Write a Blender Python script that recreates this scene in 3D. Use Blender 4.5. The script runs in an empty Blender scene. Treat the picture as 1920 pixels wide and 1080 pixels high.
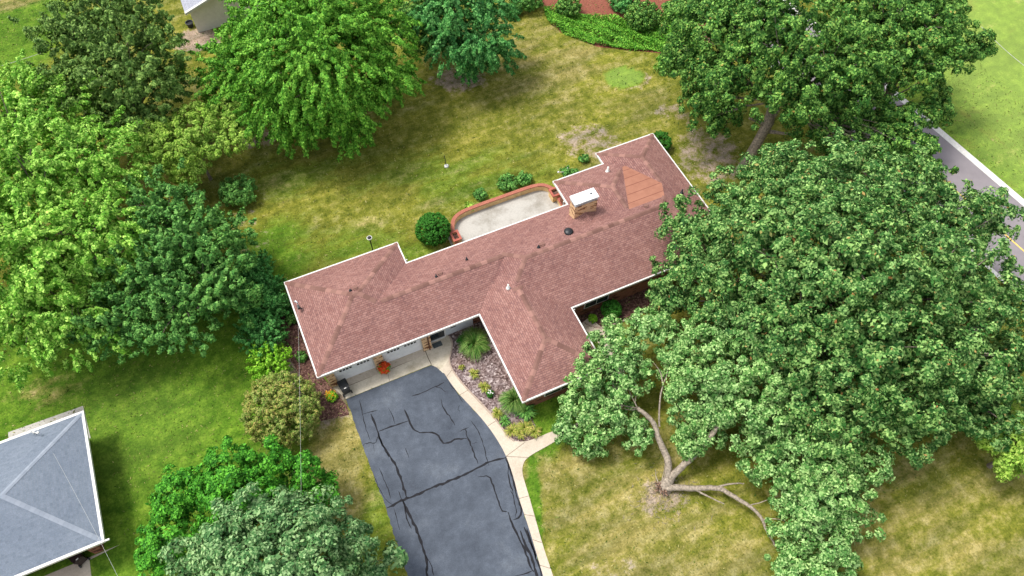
import bpy, math, random
import numpy as np
from mathutils import Vector
R = math.radians
random.seed(7); RNG = np.random.default_rng(11)
S = bpy.context.scene; COL = S.collection

# ------------------------------------------------------------------ camera, sky, sun, exposure
CH, FPX, PITCH, YAW = 47.7, 1400.0, R(58.1), 0.4251
cd = bpy.data.cameras.new('camera'); cam = bpy.data.objects.new('camera', cd); COL.objects.link(cam)
cam.location = (0, 0, CH); cam.rotation_euler = (math.pi/2-PITCH, 0, -YAW)
cd.sensor_width = 36; cd.lens = 36*FPX/1920; cd.clip_start = .5; cd.clip_end = 4000
S.camera = cam
SUN_EL, SUN_AZ = 64, -48           # azimuth of the sun, degrees clockwise from +Y
w = bpy.data.worlds.new('World'); S.world = w; w.use_nodes = True
nt = w.node_tree; sky = nt.nodes.new('ShaderNodeTexSky'); sky.sky_type = 'NISHITA'; sky.sun_disc = False
sky.sun_elevation = R(SUN_EL); sky.sun_rotation = R(SUN_AZ); sky.dust_density = 3.0; sky.air_density = 1.0
hs = nt.nodes.new('ShaderNodeHueSaturation'); hs.inputs['Saturation'].default_value = .35; nt.links.new(sky.outputs[0], hs.inputs['Color'])   # thin overcast: whiter sky
bg = nt.nodes['Background']; nt.links.new(hs.outputs[0], bg.inputs[0]); bg.inputs[1].default_value = 0.15
sl = bpy.data.lights.new('sun', 'SUN'); so = bpy.data.objects.new('sun', sl); COL.objects.link(so)
sl.energy = 1.7; sl.angle = R(14); sl.color = (1, .96, .9)
so.rotation_euler = (math.pi/2-R(SUN_EL), 0, math.pi-R(SUN_AZ)); so.location = (0, 0, 80)
S.view_settings.view_transform = 'Standard'; S.view_settings.look = 'None'
S.view_settings.exposure = 0.9; S.view_settings.gamma = 1
S.render.engine = 'CYCLES'; S.cycles.max_bounces = 6; S.cycles.diffuse_bounces = 3; S.cycles.transmission_bounces = 3

# ------------------------------------------------------------------ pixel -> place helpers (photo is 1920x1080)
def ray(px, py):
    a = px-960; b = 540-py; cp, sp = math.cos(PITCH), math.sin(PITCH)
    x, y, z = a, FPX*cp+b*sp, -FPX*sp+b*cp
    c, s = math.cos(YAW), math.sin(YAW)
    return (x*c+y*s, -x*s+y*c, z)
def at(px, py, z=0.0):
    d = ray(px, py); t = (z-CH)/d[2]
    return (d[0]*t, d[1]*t, z)
def mpp(px, py, z=0.0):            # metres per photo pixel there
    d = ray(px, py); t = (z-CH)/d[2]; return t
def pts(l, z=0.0): return [at(p[0], p[1], z) for p in l]

# ------------------------------------------------------------------ object helpers
class MB:
    def __init__(s): s.v = []; s.f = []; s.uv = []
    def face(s, P, uv=None):
        n = len(s.v); s.v += [tuple(p) for p in P]; s.f.append(list(range(n, n+len(P))))
        if uv is None:
            a = Vector(P[1])-Vector(P[0]); b = Vector(P[2])-Vector(P[0]); m = a.cross(b)
            ax = max(range(3), key=lambda i: abs(m[i]))
            uv = [(p[1], p[2]) if ax == 0 else (p[0], p[2]) if ax == 1 else (p[0], p[1]) for p in P]
        s.uv += uv; return s
    def box(s, x0, x1, y0, y1, z0, z1, rot=0, o=(0, 0), taper=0):
        t = taper; c, n = math.cos(rot), math.sin(rot)
        def q(x, y, z): return (o[0]+x*c-y*n, o[1]+x*n+y*c, z)
        a = [(x0, y0), (x1, y0), (x1, y1), (x0, y1)]; b = [(x0-t, y0-t), (x1+t, y0-t), (x1+t, y1+t), (x0-t, y1+t)]
        A = [q(*p, z0) for p in a]; B = [q(*p, z1) for p in b]
        s.face(A[::-1]); s.face(B)
        for i in range(4):
            j = (i+1) % 4; L = math.dist(a[i], a[j])
            s.face([A[i], A[j], B[j], B[i]], [(0, z0), (L, z0), (L, z1), (0, z1)])
        return s
    def prism(s, poly, z0, z1):
        s.face([(p[0], p[1], z1) for p in poly])
        L = 0
        for i in range(len(poly)):
            a, b = poly[i], poly[(i+1) % len(poly)]; d = math.dist(a[:2], b[:2])
            s.face([(a[0], a[1], z0), (b[0], b[1], z0), (b[0], b[1], z1), (a[0], a[1], z1)], [(L, z0), (L+d, z0), (L+d, z1), (L, z1)]); L += d
        return s
    def tube(s, P, rad, n=8, cap=True):
        P = [Vector(p) for p in P]
        if not isinstance(rad, (list, tuple)): rad = [rad]*len(P)
        rings = []; prev = None
        for i, p in enumerate(P):
            t = (P[min(i+1, len(P)-1)]-P[max(i-1, 0)]).normalized()
            a = prev if prev is not None else (Vector((1, 0, 0)) if abs(t.x) < .9 else Vector((0, 1, 0)))
            a = (a-t*a.dot(t)).normalized(); b = t.cross(a); prev = a
            rings.append([p+(a*math.cos(2*math.pi*k/n)+b*math.sin(2*math.pi*k/n))*rad[i] for k in range(n)])
        base = len(s.v); L = 0
        for i, r in enumerate(rings): s.v += [tuple(q) for q in r]
        for i in range(len(P)-1):
            d = (P[i+1]-P[i]).length
            for k in range(n):
                k2 = (k+1) % n
                s.f.append([base+i*n+k, base+i*n+k2, base+(i+1)*n+k2, base+(i+1)*n+k])
                s.uv += [(k*.1, L), (k*.1+.1, L), (k*.1+.1, L+d), (k*.1, L+d)]
            L += d
        if cap:
            for r in (rings[0][::-1], rings[-1]): s.face([tuple(q) for q in r])
        return s
    def lathe(s, o, prof, n=16):
        base = len(s.v)
        for r, z in prof:
            s.v += [(o[0]+r*math.cos(2*math.pi*k/n), o[1]+r*math.sin(2*math.pi*k/n), o[2]+z) for k in range(n)]
        for i in range(len(prof)-1):
            for k in range(n):
                k2 = (k+1) % n; s.f.append([base+i*n+k, base+i*n+k2, base+(i+1)*n+k2, base+(i+1)*n+k]); s.uv += [(k/n, i)]*4
        return s
    def build(s, name, mat, parent=None, smooth=False, org=None):
        me = bpy.data.meshes.new(name); me.from_pydata(s.v, [], s.f)
        u = me.uv_layers.new(name='UVMap'); u.data.foreach_set('uv', np.array(s.uv, dtype=np.float32).ravel())
        me.materials.append(mat)
        if smooth: me.polygons.foreach_set('use_smooth', [True]*len(me.polygons))
        o = bpy.data.objects.new(name, me); COL.objects.link(o)
        if parent: put(o, parent)
        elif org is not None:
            me.transform(__import__('mathutils').Matrix.Translation((-org[0], -org[1], -org[2]))); o.location = org
        me.update(); return o
def put(o, parent):                 # child keeps its world place (roots are unrotated empties)
    o.parent = parent; b = ROOTLOC.get(parent.name)
    if b is None: b = (0, 0, 0)
    o.location = (o.location[0]-b[0], o.location[1]-b[1], o.location[2]-b[2]); ROOTLOC[o.name] = (0, 0, 0) if parent.name not in ROOTLOC else (0, 0, 0)
    return o
ROOTLOC = {}
def tag(o, label=None, cat=None, group=None, kind=None):
    if label: o['label'] = label
    if cat: o['category'] = cat
    if group: o['group'] = group
    if kind: o['kind'] = kind
    return o
def thing(name, loc, label, cat, group=None):
    o = bpy.data.objects.new(name, None); COL.objects.link(o); o.location = loc; o.empty_display_size = .3
    ROOTLOC[o.name] = tuple(loc); return tag(o, label, cat, group)
def struct(o, label=None, cat='ground'):
    o['kind'] = 'structure'
    if label: o['label'] = label; o['category'] = cat
    return o

# ------------------------------------------------------------------ materials
def newmat(name, rough=.8, spec=.3):
    m = bpy.data.materials.new(name); m.use_nodes = True
    b = m.node_tree.nodes['Principled BSDF']; b.inputs['Roughness'].default_value = rough
    b.inputs['Specular IOR Level'].default_value = spec
    return m, m.node_tree, b
def N(nt, t, **k):
    n = nt.nodes.new(t)
    for a, v in k.items():
        if a in n.inputs.keys(): n.inputs[a].default_value = v
        else: setattr(n, a, v)
    return n
def mix(nt, fac, a, b, blend='MIX'):
    n = nt.nodes.new('ShaderNodeMix'); n.data_type = 'RGBA'; n.blend_type = blend
    for i, v in ((0, fac), (6, a), (7, b)):
        if hasattr(v, 'links'): nt.links.new(v, n.inputs[i])
        else: n.inputs[i].default_value = (*v, 1) if isinstance(v, tuple) and len(v) == 3 else v
    return n.outputs[2]
def mth(nt, op, a, b=0.0, c=0.0, clamp=False):
    n = nt.nodes.new('ShaderNodeMath'); n.operation = op; n.use_clamp = clamp
    for i, v in enumerate((a, b, c)):
        if hasattr(v, 'links'): nt.links.new(v, n.inputs[i])
        else: n.inputs[i].default_value = v
    return n.outputs[0]
def noise(nt, vec, scale, detail=4, rough=.6, out=0):
    n = N(nt, 'ShaderNodeTexNoise', Scale=scale, Detail=detail, Roughness=rough); nt.links.new(vec, n.inputs['Vector']); return n.outputs[out]
def ramp(nt, fac, stops):
    n = nt.nodes.new('ShaderNodeValToRGB'); e = n.color_ramp.elements
    while len(e) < len(stops): e.new(.5)
    for i, (p, c) in enumerate(stops): e[i].position = p; e[i].color = (*c, 1) if len(c) == 3 else c
    nt.links.new(fac, n.inputs[0]); return n.outputs[0]
def pos(nt): return nt.nodes.new('ShaderNodeNewGeometry').outputs['Position']
def uvn(nt): return nt.nodes.new('ShaderNodeTexCoord').outputs['UV']
def bump(nt, b, h, s=.4, d=.05):
    n = N(nt, 'ShaderNodeBump', Strength=s, Distance=d); nt.links.new(h, n.inputs['Height']); nt.links.new(n.outputs[0], b.inputs['Normal'])
def plain(name, c, rough=.6, var=.12, sc=3.0, spec=.3, metal=0):
    m, nt, b = newmat(name, rough, spec); b.inputs['Metallic'].default_value = metal
    f = noise(nt, pos(nt), sc, 6, .65)
    lo = tuple(max(0, x*(1-var*1.6)) for x in c); hi = tuple(min(1, x*(1+var*1.6)) for x in c)
    nt.links.new(ramp(nt, f, [(.3, lo), (.7, hi)]), b.inputs['Base Color']); return m
def islandcol(name, stops, rough=.7, trans=0.0, clump=None, cscale=.5, spec=.25):
    m, nt, b = newmat(name, rough, spec)
    g = nt.nodes.new('ShaderNodeNewGeometry')
    col = ramp(nt, g.outputs['Random Per Island'], stops)
    if clump:
        f = noise(nt, g.outputs['Position'], cscale, 3, .6)
        col = mix(nt, ramp(nt, f, [(.38, (0, 0, 0)), (.62, (1, 1, 1))]), col, mix(nt, 1.0, col, clump, 'MULTIPLY'))
    nt.links.new(col, b.inputs['Base Color'])
    if trans:
        t = nt.nodes.new('ShaderNodeBsdfTranslucent'); nt.links.new(mix(nt, 1.0, col, (1.2, 1.25, .5), 'MULTIPLY'), t.inputs[0])
        mx = nt.nodes.new('ShaderNodeMixShader'); mx.inputs[0].default_value = trans
        nt.links.new(b.outputs[0], mx.inputs[1]); nt.links.new(t.outputs[0], mx.inputs[2])
        nt.links.new(mx.outputs[0], nt.nodes['Material Output'].inputs[0])
    return m
def leafmat(name, dark, mid, light, clump=(1.5, 1.4, 1.2), cs=.45, trans=.14, rough=.5, accent=None):
    st = [(0, dark), (.4, mid), (.975, light), (1, accent or light)]
    clump = tuple(1+(q_-1)*.55 for q_ in clump); return islandcol(name, st, .6, trans, clump, cs, .12)
def shingle(name, c1, c2, dark, wdt=.3, hgt=.145, mort=(.05, .03, .03), stain=(.75, .72, .75)):
    m, nt, b = newmat(name, .9, .2); uv = uvn(nt)
    def br(off, s):
        mp = N(nt, 'ShaderNodeMapping'); mp.inputs['Location'].default_value = off; nt.links.new(uv, mp.inputs[0])
        t = nt.nodes.new('ShaderNodeTexBrick'); nt.links.new(mp.outputs[0], t.inputs['Vector'])
        t.inputs['Scale'].default_value = 1; t.inputs['Brick Width'].default_value = wdt*s; t.inputs['Row Height'].default_value = hgt
        t.inputs['Mortar Size'].default_value = .012; t.inputs['Mortar Smooth'].default_value = .6; t.offset = .37; t.inputs['Bias'].default_value = 0
        return t
    t = br((0, 0, 0), 1); t.inputs['Color1'].default_value = (*c1, 1); t.inputs['Color2'].default_value = (*c2, 1); t.inputs['Mortar'].default_value = (*mort, 1)
    t2 = br((3.13, 0, 0), .63); t2.inputs['Color1'].default_value = (0, 0, 0, 1); t2.inputs['Color2'].default_value = (1, 1, 1, 1); t2.inputs['Mortar'].default_value = (0, 0, 0, 1)
    sel = ramp(nt, t2.outputs['Color'], [(.7, (0, 0, 0)), (1.0, (.55, .55, .55))])
    col = mix(nt, sel, t.outputs['Color'], dark)
    big = noise(nt, pos(nt), .35, 5, .6); col = mix(nt, ramp(nt, big, [(.35, (0, 0, 0)), (.7, (.8, .8, .8))]), col, mix(nt, 1.0, col, stain, 'MULTIPLY'))
    fine = noise(nt, pos(nt), 14, 3, .7); col = mix(nt, .35, col, mix(nt, 1.0, col, ramp(nt, fine, [(.3, (.55, .55, .55)), (.7, (1.4, 1.4, 1.4))]), 'MULTIPLY'))
    nt.links.new(col, b.inputs['Base Color']); bump(nt, b, t.outputs['Fac'], -.5, .02); return m
def brick(name, c1, c2, mort, odd=None, sc=1.0):
    m, nt, b = newmat(name, .85, .2); uv = uvn(nt)
    t = nt.nodes.new('ShaderNodeTexBrick'); nt.links.new(uv, t.inputs['Vector']); t.inputs['Scale'].default_value = 1
    t.inputs['Brick Width'].default_value = .3*sc; t.inputs['Row Height'].default_value = .1*sc; t.inputs['Mortar Size'].default_value = .012*sc
    t.inputs['Color1'].default_value = (*c1, 1); t.inputs['Color2'].default_value = (*c2, 1); t.inputs['Mortar'].default_value = (*mort, 1)
    col = t.outputs['Color']
    if odd:
        f = nt.nodes.new('ShaderNodeTexBrick'); mp = N(nt, 'ShaderNodeMapping'); mp.inputs['Location'].default_value = (5.7*.3, 0, 0); nt.links.new(uv, mp.inputs[0]); nt.links.new(mp.outputs[0], f.inputs[0])
        f.inputs['Scale'].default_value = 1; f.inputs['Brick Width'].default_value = .3*sc; f.inputs['Row Height'].default_value = .1*sc; f.inputs['Mortar Size'].default_value = .0
        f.inputs['Color1'].default_value = (0, 0, 0, 1); f.inputs['Color2'].default_value = (1, 1, 1, 1)
        col = mix(nt, ramp(nt, f.outputs['Color'], [(.78, (0, 0, 0)), (.84, (1, 1, 1))]), col, odd)
    nt.links.new(mix(nt, .3, col, mix(nt, 1.0, col, ramp(nt, noise(nt, pos(nt), 6), [(.3, (.6, .6, .6)), (.7, (1.3, 1.3, 1.3))]), 'MULTIPLY')), b.inputs['Base Color'])
    bump(nt, b, t.outputs['Fac'], -.5, .01); return m

M = {}
M['roof'] = shingle('red_shingle', (.33, .178, .15), (.25, .122, .102), (.15, .075, .072))
M['roof_grey'] = shingle('grey_shingle', (.175, .205, .25), (.15, .18, .22), (.12, .145, .18), .3, .16, (.17, .19, .22), (.8, .82, .86))
M['cap'] = islandcol('cap_shingle', [(0, (.14, .07, .056)), (.5, (.19, .1, .08)), (1, (.3, .16, .13))], .9)
M['cap_grey'] = islandcol('cap_grey', [(0, (.21, .24, .285)), (1, (.25, .28, .325))], .9)
M['white'] = plain('white_trim', (.62, .61, .57), .45, .05)
M['soffit'] = plain('soffit', (.6, .58, .54), .6, .05)
M['door'] = plain('door_white', (.8, .8, .79), .4, .04)
M['siding'] = plain('grey_siding', (.6, .62, .63), .5, .08)
M['tan_brick'] = brick('tan_brick', (.78, .52, .29), (.7, .44, .21), (.68, .5, .34), (.22, .09, .04))
M['red_brick'] = brick('red_brick', (.3, .1, .05), (.2, .07, .035), (.25, .17, .12), (.08, .03, .02))
M['glass'] = plain('dark_glass', (.02, .025, .03), .15, .2, 3, .6)
M['black'] = plain('black_plastic', (.018, .02, .023), .4, .25)
M['brownbin'] = plain('brown_plastic', (.03, .018, .018), .35, .2)
M['metal'] = plain('galvanised', (.55, .58, .6), .35, .1, 3, .5, .4)
M['capmetal'] = plain('chimney_cap_metal', (.82, .85, .86), .3, .04, 2, .5)
M['yellowwall'] = plain('yellow_block', (.72, .5, .24), .85, .14, 4)
M['redcap'] = brick('red_coping', (.42, .15, .1), (.36, .12, .08), (.22, .1, .07), None, 1)
M['redpaint'] = plain('red_coping_plain', (.36, .1, .07), .8, .15)
M['copper'] = None
M['bark'] = plain('bark', (.2, .165, .13), .95, .3, 5)
M['palebark'] = plain('pale_bark', (.27, .225, .175), .95, .4, 7)
M['rottenwood'] = plain('rotten_wood', (.16, .1, .07), .95, .8, 8)
M['rubber'] = plain('rubber_mat', (.07, .085, .085), .9, .3)
M['terracotta'] = plain('terracotta', (.35, .14, .08), .8, .1)
M['yellowpaint'] = plain('yellow_line', (.75, .5, .12), .7, .15)
M['wire'] = plain('wire', (.45, .45, .42), .6)
m, nt, b = newmat('rolled_roofing', .85, .2); uv = uvn(nt)
sep = nt.nodes.new('ShaderNodeSeparateXYZ'); nt.links.new(uv, sep.inputs[0])
fr = mth(nt, 'FRACT', mth(nt, 'MULTIPLY', sep.outputs[1], 1/.92)); ln = mth(nt, 'LESS_THAN', fr, .06)
col = ramp(nt, noise(nt, pos(nt), 1.3, 6, .7), [(.25, (.24, .1, .065)), (.75, (.34, .16, .105))])
nt.links.new(mix(nt, ln, col, (.15, .05, .035)), b.inputs['Base Color']); M['copper'] = m

def concrete(name, c, stain=(.55, .5, .42), sc=.8, joints=None):
    m, nt, b = newmat(name, .9, .2); p = pos(nt)
    f = noise(nt, p, sc, 7, .65); g = noise(nt, p, 9, 4, .7)
    col = ramp(nt, f, [(.3, tuple(a*s for a, s in zip(c, stain))), (.52, c), (.8, tuple(min(1, a*1.12) for a in c))])
    col = mix(nt, .5, col, mix(nt, 1.0, col, ramp(nt, g, [(.3, (.75, .75, .75)), (.7, (1.2, 1.2, 1.2))]), 'MULTIPLY'))
    nt.links.new(col, b.inputs['Base Color']); bump(nt, b, g, .2, .01); return m
M['conc'] = concrete('concrete', (.5, .43, .34), (.85, .84, .82), .6)
M['apron'] = concrete('apron_concrete', (.56, .5, .39), (.68, .66, .6), .9)
M['patio'] = concrete('patio_concrete', (.42, .4, .36), (.6, .58, .54), .55)
M['edging'] = concrete('edging', (.4, .31, .25), (.7, .7, .7), 2)
M['joint'] = plain('joint', (.1, .07, .05), .95)
M['shoulder'] = concrete('shoulder', (.62, .6, .56), (.85, .85, .85), 3)
m, nt, b = newmat('asphalt', .8, .3); p = pos(nt)
f = noise(nt, p, .35, 6, .62); g = noise(nt, p, 22, 2, .8); h = noise(nt, p, 1.7, 5, .7)
col = ramp(nt, f, [(.3, (.045, .055, .072)), (.55, (.073, .087, .11)), (.75, (.115, .132, .155))])
col = mix(nt, .55, col, mix(nt, 1.0, col, ramp(nt, h, [(.3, (.6, .6, .62)), (.7, (1.35, 1.35, 1.35))]), 'MULTIPLY'))
col = mix(nt, .35, col, mix(nt, 1.0, col, ramp(nt, g, [(.35, (.5, .5, .5)), (.65, (1.5, 1.5, 1.5))]), 'MULTIPLY'))
nt.links.new(col, b.inputs['Base Color']); bump(nt, b, g, .3, .01); M['asphalt'] = m
m, nt, b = newmat('road_asphalt', .85, .25); p = pos(nt)
col = ramp(nt, noise(nt, p, .5, 6, .6), [(.3, (.2, .178, .186)), (.7, (.255, .228, .237))]); nt.links.new(col, b.inputs['Base Color']); M['road'] = m
M['sealant'] = plain('crack_sealant', (.009, .009, .012), .8, .3)
m, nt, b = newmat('mulch_chips', .95, .15); p = pos(nt)
v = N(nt, 'ShaderNodeTexVoronoi', Scale=9.0); nt.links.new(p, v.inputs[0]); s3 = nt.nodes.new('ShaderNodeSeparateColor'); nt.links.new(v.outputs['Color'], s3.inputs[0])
col = ramp(nt, s3.outputs[0], [(0, (.075, .05, .045)), (.5, (.19, .145, .14)), (.85, (.33, .27, .26)), (1, (.5, .44, .42))])
col = mix(nt, ramp(nt, noise(nt, p, .8), [(.4, (0, 0, 0)), (.65, (1, 1, 1))]), col, mix(nt, 1.0, col, (.7, .6, .55), 'MULTIPLY'))
nt.links.new(col, b.inputs['Base Color']); bump(nt, b, v.outputs['Distance'], .6, .04); M['mulch'] = m
m, nt, b = newmat('dark_mulch', .95, .15); p = pos(nt)
v = N(nt, 'ShaderNodeTexVoronoi', Scale=11.0); nt.links.new(p, v.inputs[0]); s3 = nt.nodes.new('ShaderNodeSeparateColor'); nt.links.new(v.outputs['Color'], s3.inputs[0])
nt.links.new(ramp(nt, s3.outputs[0], [(0, (.05, .025, .02)), (.6, (.11, .055, .045)), (1, (.22, .13, .1))]), b.inputs['Base Color']); M['darkmulch'] = m
M['redmulch'] = islandcol('x', [(0, (.2, .06, .04)), (1, (.3, .1, .06))])
m, nt, b = newmat('red_mulch', .95, .15); p = pos(nt)
nt.links.new(ramp(nt, noise(nt, p, 7, 5, .8), [(.3, (.1, .035, .025)), (.7, (.32, .11, .07))]), b.inputs['Base Color']); M['redmulch'] = m

# ground: one sheet, zones of grass, dry grass and soil as they lie on the land
m, nt, b = newmat('lawn', .95, .1); p = pos(nt)
at1 = nt.nodes.new('ShaderNodeAttribute'); at1.attribute_name = 'zone'; sc = nt.nodes.new('ShaderNodeSeparateColor'); nt.links.new(at1.outputs[0], sc.inputs[0])
dry, lush, soil = sc.outputs
mp = N(nt, 'ShaderNodeMapping'); mp.inputs['Rotation'].default_value = (0, 0, .06); mp.inputs['Scale'].default_value = (.5, 1.5, 1); nt.links.new(p, mp.inputs[0])
n1 = noise(nt, mp.outputs[0], .28, 6, .66); n2 = noise(nt, p, 1.1, 8, .76); n3 = noise(nt, p, 7.5, 4, .8); n4 = noise(nt, mp.outputs[0], .22, 5, .65)
olive = ramp(nt, n2, [(.34, (.07, .09, .01)), (.5, (.165, .175, .024)), (.66, (.3, .27, .075))])
green = ramp(nt, n2, [(.34, (.035, .1, .006)), (.5, (.085, .17, .014)), (.68, (.17, .27, .03))])
tan = ramp(nt, n2, [(.33, (.13, .12, .03)), (.5, (.215, .19, .06)), (.67, (.35, .31, .135))])
dirt = ramp(nt, n2, [(.25, (.13, .09, .07)), (.5, (.27, .21, .165)), (.75, (.42, .35, .29))])
def sel(zone, nz, k=2.2, wdt=.16):
    t = mth(nt, 'ADD', zone, mth(nt, 'MULTIPLY', mth(nt, 'SUBTRACT', nz, .5), k)); return mth(nt, 'DIVIDE', mth(nt, 'SUBTRACT', t, .5-wdt), 2*wdt, clamp=True)
nn = mth(nt, 'ADD', mth(nt, 'MULTIPLY', n1, .6), mth(nt, 'MULTIPLY', n2, .4))
col = mix(nt, sel(lush, nn, 2.0, .16), olive, green)
col = mix(nt, sel(dry, nn, 2.6, .16), col, tan)
col = mix(nt, sel(soil, n2, 1.5, .1), col, dirt)
col = mix(nt, .75, col, mix(nt, 1.0, col, ramp(nt, n3, [(.3, (.35, .4, .35)), (.5, (1, 1, 1)), (.7, (1.5, 1.45, 1.4))]), 'MULTIPLY'))
col = mix(nt, .6, col, mix(nt, 1.0, col, ramp(nt, n4, [(.38, (.62, .66, .62)), (.62, (1.3, 1.25, 1.15))]), 'MULTIPLY'))
mw = N(nt, 'ShaderNodeMapping'); mw.inputs['Rotation'].default_value = (0, 0, -.12); mw.inputs['Scale'].default_value = (.12, 1.3, 1); nt.links.new(p, mw.inputs[0])
col = mix(nt, .5, col, mix(nt, 1.0, col, ramp(nt, noise(nt, mw.outputs[0], 1.0, 3, .5), [(.38, (.72, .78, .72)), (.62, (1.28, 1.2, 1.2))]), 'MULTIPLY'))
col = mix(nt, mth(nt, 'SUBTRACT', 1.0, at1.outputs['Alpha']), col, mix(nt, .6, mix(nt, 1.0, col, (1.5, 1.5, 1.5), 'MULTIPLY'), (.3, .36, .1)))
nt.links.new(col, b.inputs['Base Color']); bump(nt, b, mth(nt, 'ADD', n3, n2), .6, .06); M['lawn'] = m

# ------------------------------------------------------------------ ground
gx = np.concatenate([[-1500, -400, -150], np.arange(-60, 110, .5), [150, 400, 1500]])
gy = np.concatenate([[-1500, -300, -60], np.arange(-15, 105, .5), [150, 400, 1500]])
X, Y = np.meshgrid(gx, gy); nx, ny = len(gx), len(gy)
V = np.stack([X.ravel(), Y.ravel(), np.zeros(X.size)], 1)
i = np.arange((nx-1)*(ny-1)); r = i//(nx-1); c = i % (nx-1); a = r*nx+c
F = np.stack([a, a+1, a+nx+1, a+nx], 1)
me = bpy.data.meshes.new('ground'); me.from_pydata(V.tolist(), [], F.tolist())
zone = np.zeros((V.shape[0], 4)); zone[:, 3] = 1; zone[:, 0] = .28; zone[:, 1] = .28
def blob(px, py, rx, ry, ch, amt, soft=.5):
    q = at(px, py); k = mpp(px, py); cth, sth = math.cos(YAW), math.sin(YAW)
    dx = V[:, 0]-q[0]; dy = V[:, 1]-q[1]
    u = (dx*cth-dy*sth)/(rx*k); v = (dx*sth+dy*cth)/(ry*k/math.sin(PITCH)*1.05)
    d = np.sqrt(u*u+v*v); t = np.clip((1+soft-d)/(2*soft), 0, 1); t = t*t*(3-2*t)
    zone[:, ch] = zone[:, ch]*(1-t)+amt*t
D, L_, SO = 0, 1, 2
blob(240, 760, 330, 260, L_, .95); blob(240, 760, 330, 260, D, .0)          # lush side lawn
blob(60, 720, 120, 40, D, .3)
blob(30, 60, 90, 110, L_, .9); blob(30, 60, 90, 110, D, .05); blob(20, 0, 60, 30, D, .6)
blob(1960, 180, 260, 330, L_, .8); blob(1960, 180, 260, 330, D, .12); blob(1850, 20, 160, 90, D, .25)
blob(1000, 110, 160, 100, D, .5); blob(1130, 230, 160, 90, D, .42); blob(960, 240, 120, 60, D, .35)
blob(1190, 330, 60, 60, SO, .1)
blob(1105, 265, 66, 42, SO, .5, .4); blob(1330, 290, 70, 75, SO, .52, .5); blob(1260, 210, 40, 20, SO, .5)
blob(1176, 147, 46, 27, SO, .62, .2); blob(1170, 145, 37, 22, SO, -.2, .15); blob(1170, 145, 37, 22, L_, .8, .15); blob(1170, 145, 37, 22, D, .0, .15); blob(1170, 145, 37, 22, 3, .45, .2)
blob(2000, 120, 270, 420, 3, .3, .3)
blob(240, 800, 140, 90, 3, .9, .6)
blob(860, 150, 60, 30, SO, .6); blob(480, 260, 50, 25, SO, .55); blob(370, 75, 50, 30, SO, .7)
blob(450, 440, 80, 120, SO, .33); blob(600, 330, 140, 60, L_, .45); blob(520, 470, 60, 60, L_, .7); blob(900, 330, 160, 60, L_, .5)
blob(690, 470, 140, 40, L_, .55)
blob(560, 640, 50, 120, SO, .75, .3); blob(620, 760, 40, 40, SO, .6, .4)
blob(630, 870, 60, 110, D, .72); blob(700, 1000, 40, 80, L_, .5)
blob(1180, 1000, 260, 160, D, .55); blob(1240, 935, 60, 35, SO, .5); blob(1000, 1000, 16, 110, L_, 1.0, .4); blob(1000, 1000, 14, 110, D, .0, .4)
blob(1010, 850, 30, 10, L_, 1.0); blob(1150, 1060, 60, 30, SO, .35)
blob(1780, 980, 240, 180, D, .5); blob(1700, 870, 120, 60, L_, .45); blob(1880, 780, 60, 80, L_, .7)
for t_ in range(40): blob(1790+t_*8, 195+t_*6.9, 7, 4, L_, .5, .5); blob(1790+t_*8, 195+t_*6.9, 5, 3, SO, .3, .5)
blob(1010, 770, 80, 60, L_, 1.0, .2); blob(1010, 770, 80, 60, D, -.2, .2); blob(1130, 630, 40, 40, L_, 1.0, .2); blob(1100, 30, 60, 30, SO, .2)
at_ = me.color_attributes.new('zone', 'FLOAT_COLOR', 'POINT'); at_.data.foreach_set('color', zone.astype(np.float32).ravel())
me.materials.append(M['lawn']); g = bpy.data.objects.new('ground', me); COL.objects.link(g); struct(g, 'patchy lawn of green and dry grass around the house', 'lawn')

def sheet(name, poly, mat, z, parent=None):
    mb = MB(); P = [(p[0], p[1], z) for p in poly]
    me = bpy.data.meshes.new(name); import bmesh
    bm = bmesh.new(); vs = [bm.verts.new(p) for p in P]; bm.faces.new(vs); bmesh.ops.triangulate(bm, faces=bm.faces[:]); bmesh.ops.recalc_face_normals(bm, faces=bm.faces[:]); 
    if sum(f.normal.z for f in bm.faces) < 0: bmesh.ops.reverse_faces(bm, faces=bm.faces[:])
    bm.to_mesh(me); bm.free()
    me.materials.append(mat); o = bpy.data.objects.new(name, me); COL.objects.link(o)
    if parent: o.parent = parent
    return o
def smooth(P, n=3):
    for _ in range(n):
        Q = [P[0]]
        for a, b in zip(P[:-1], P[1:]):
            Q += [tuple(a[i]*.75+b[i]*.25 for i in range(len(a))), tuple(a[i]*.25+b[i]*.75 for i in range(len(a)))]
        P = Q+[P[-1]]
    return P
def strip(mb, P, wd, z, wob=0):
    for i in range(len(P)-1):
        a, b = Vector(P[i][:2]), Vector(P[i+1][:2]); d = (b-a)
        if d.length < 1e-5: continue
        n0 = Vector((-d.y, d.x)).normalized(); 
        def nn(k):
            j0, j1 = max(0, k-1), min(len(P)-1, k+1); e = Vector(P[j1][:2])-Vector(P[j0][:2]); return Vector((-e.y, e.x)).normalized()
        wa = wd[i] if isinstance(wd, list) else wd; wb_ = wd[i+1] if isinstance(wd, list) else wd
        A, B = nn(i)*wa/2, nn(i+1)*wb_/2
        mb.face([(a.x-A.x, a.y-A.y, z), (b.x-B.x, b.y-B.y, z), (b.x+B.x, b.y+B.y, z), (a.x+A.x, a.y+A.y, z)])

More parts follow.
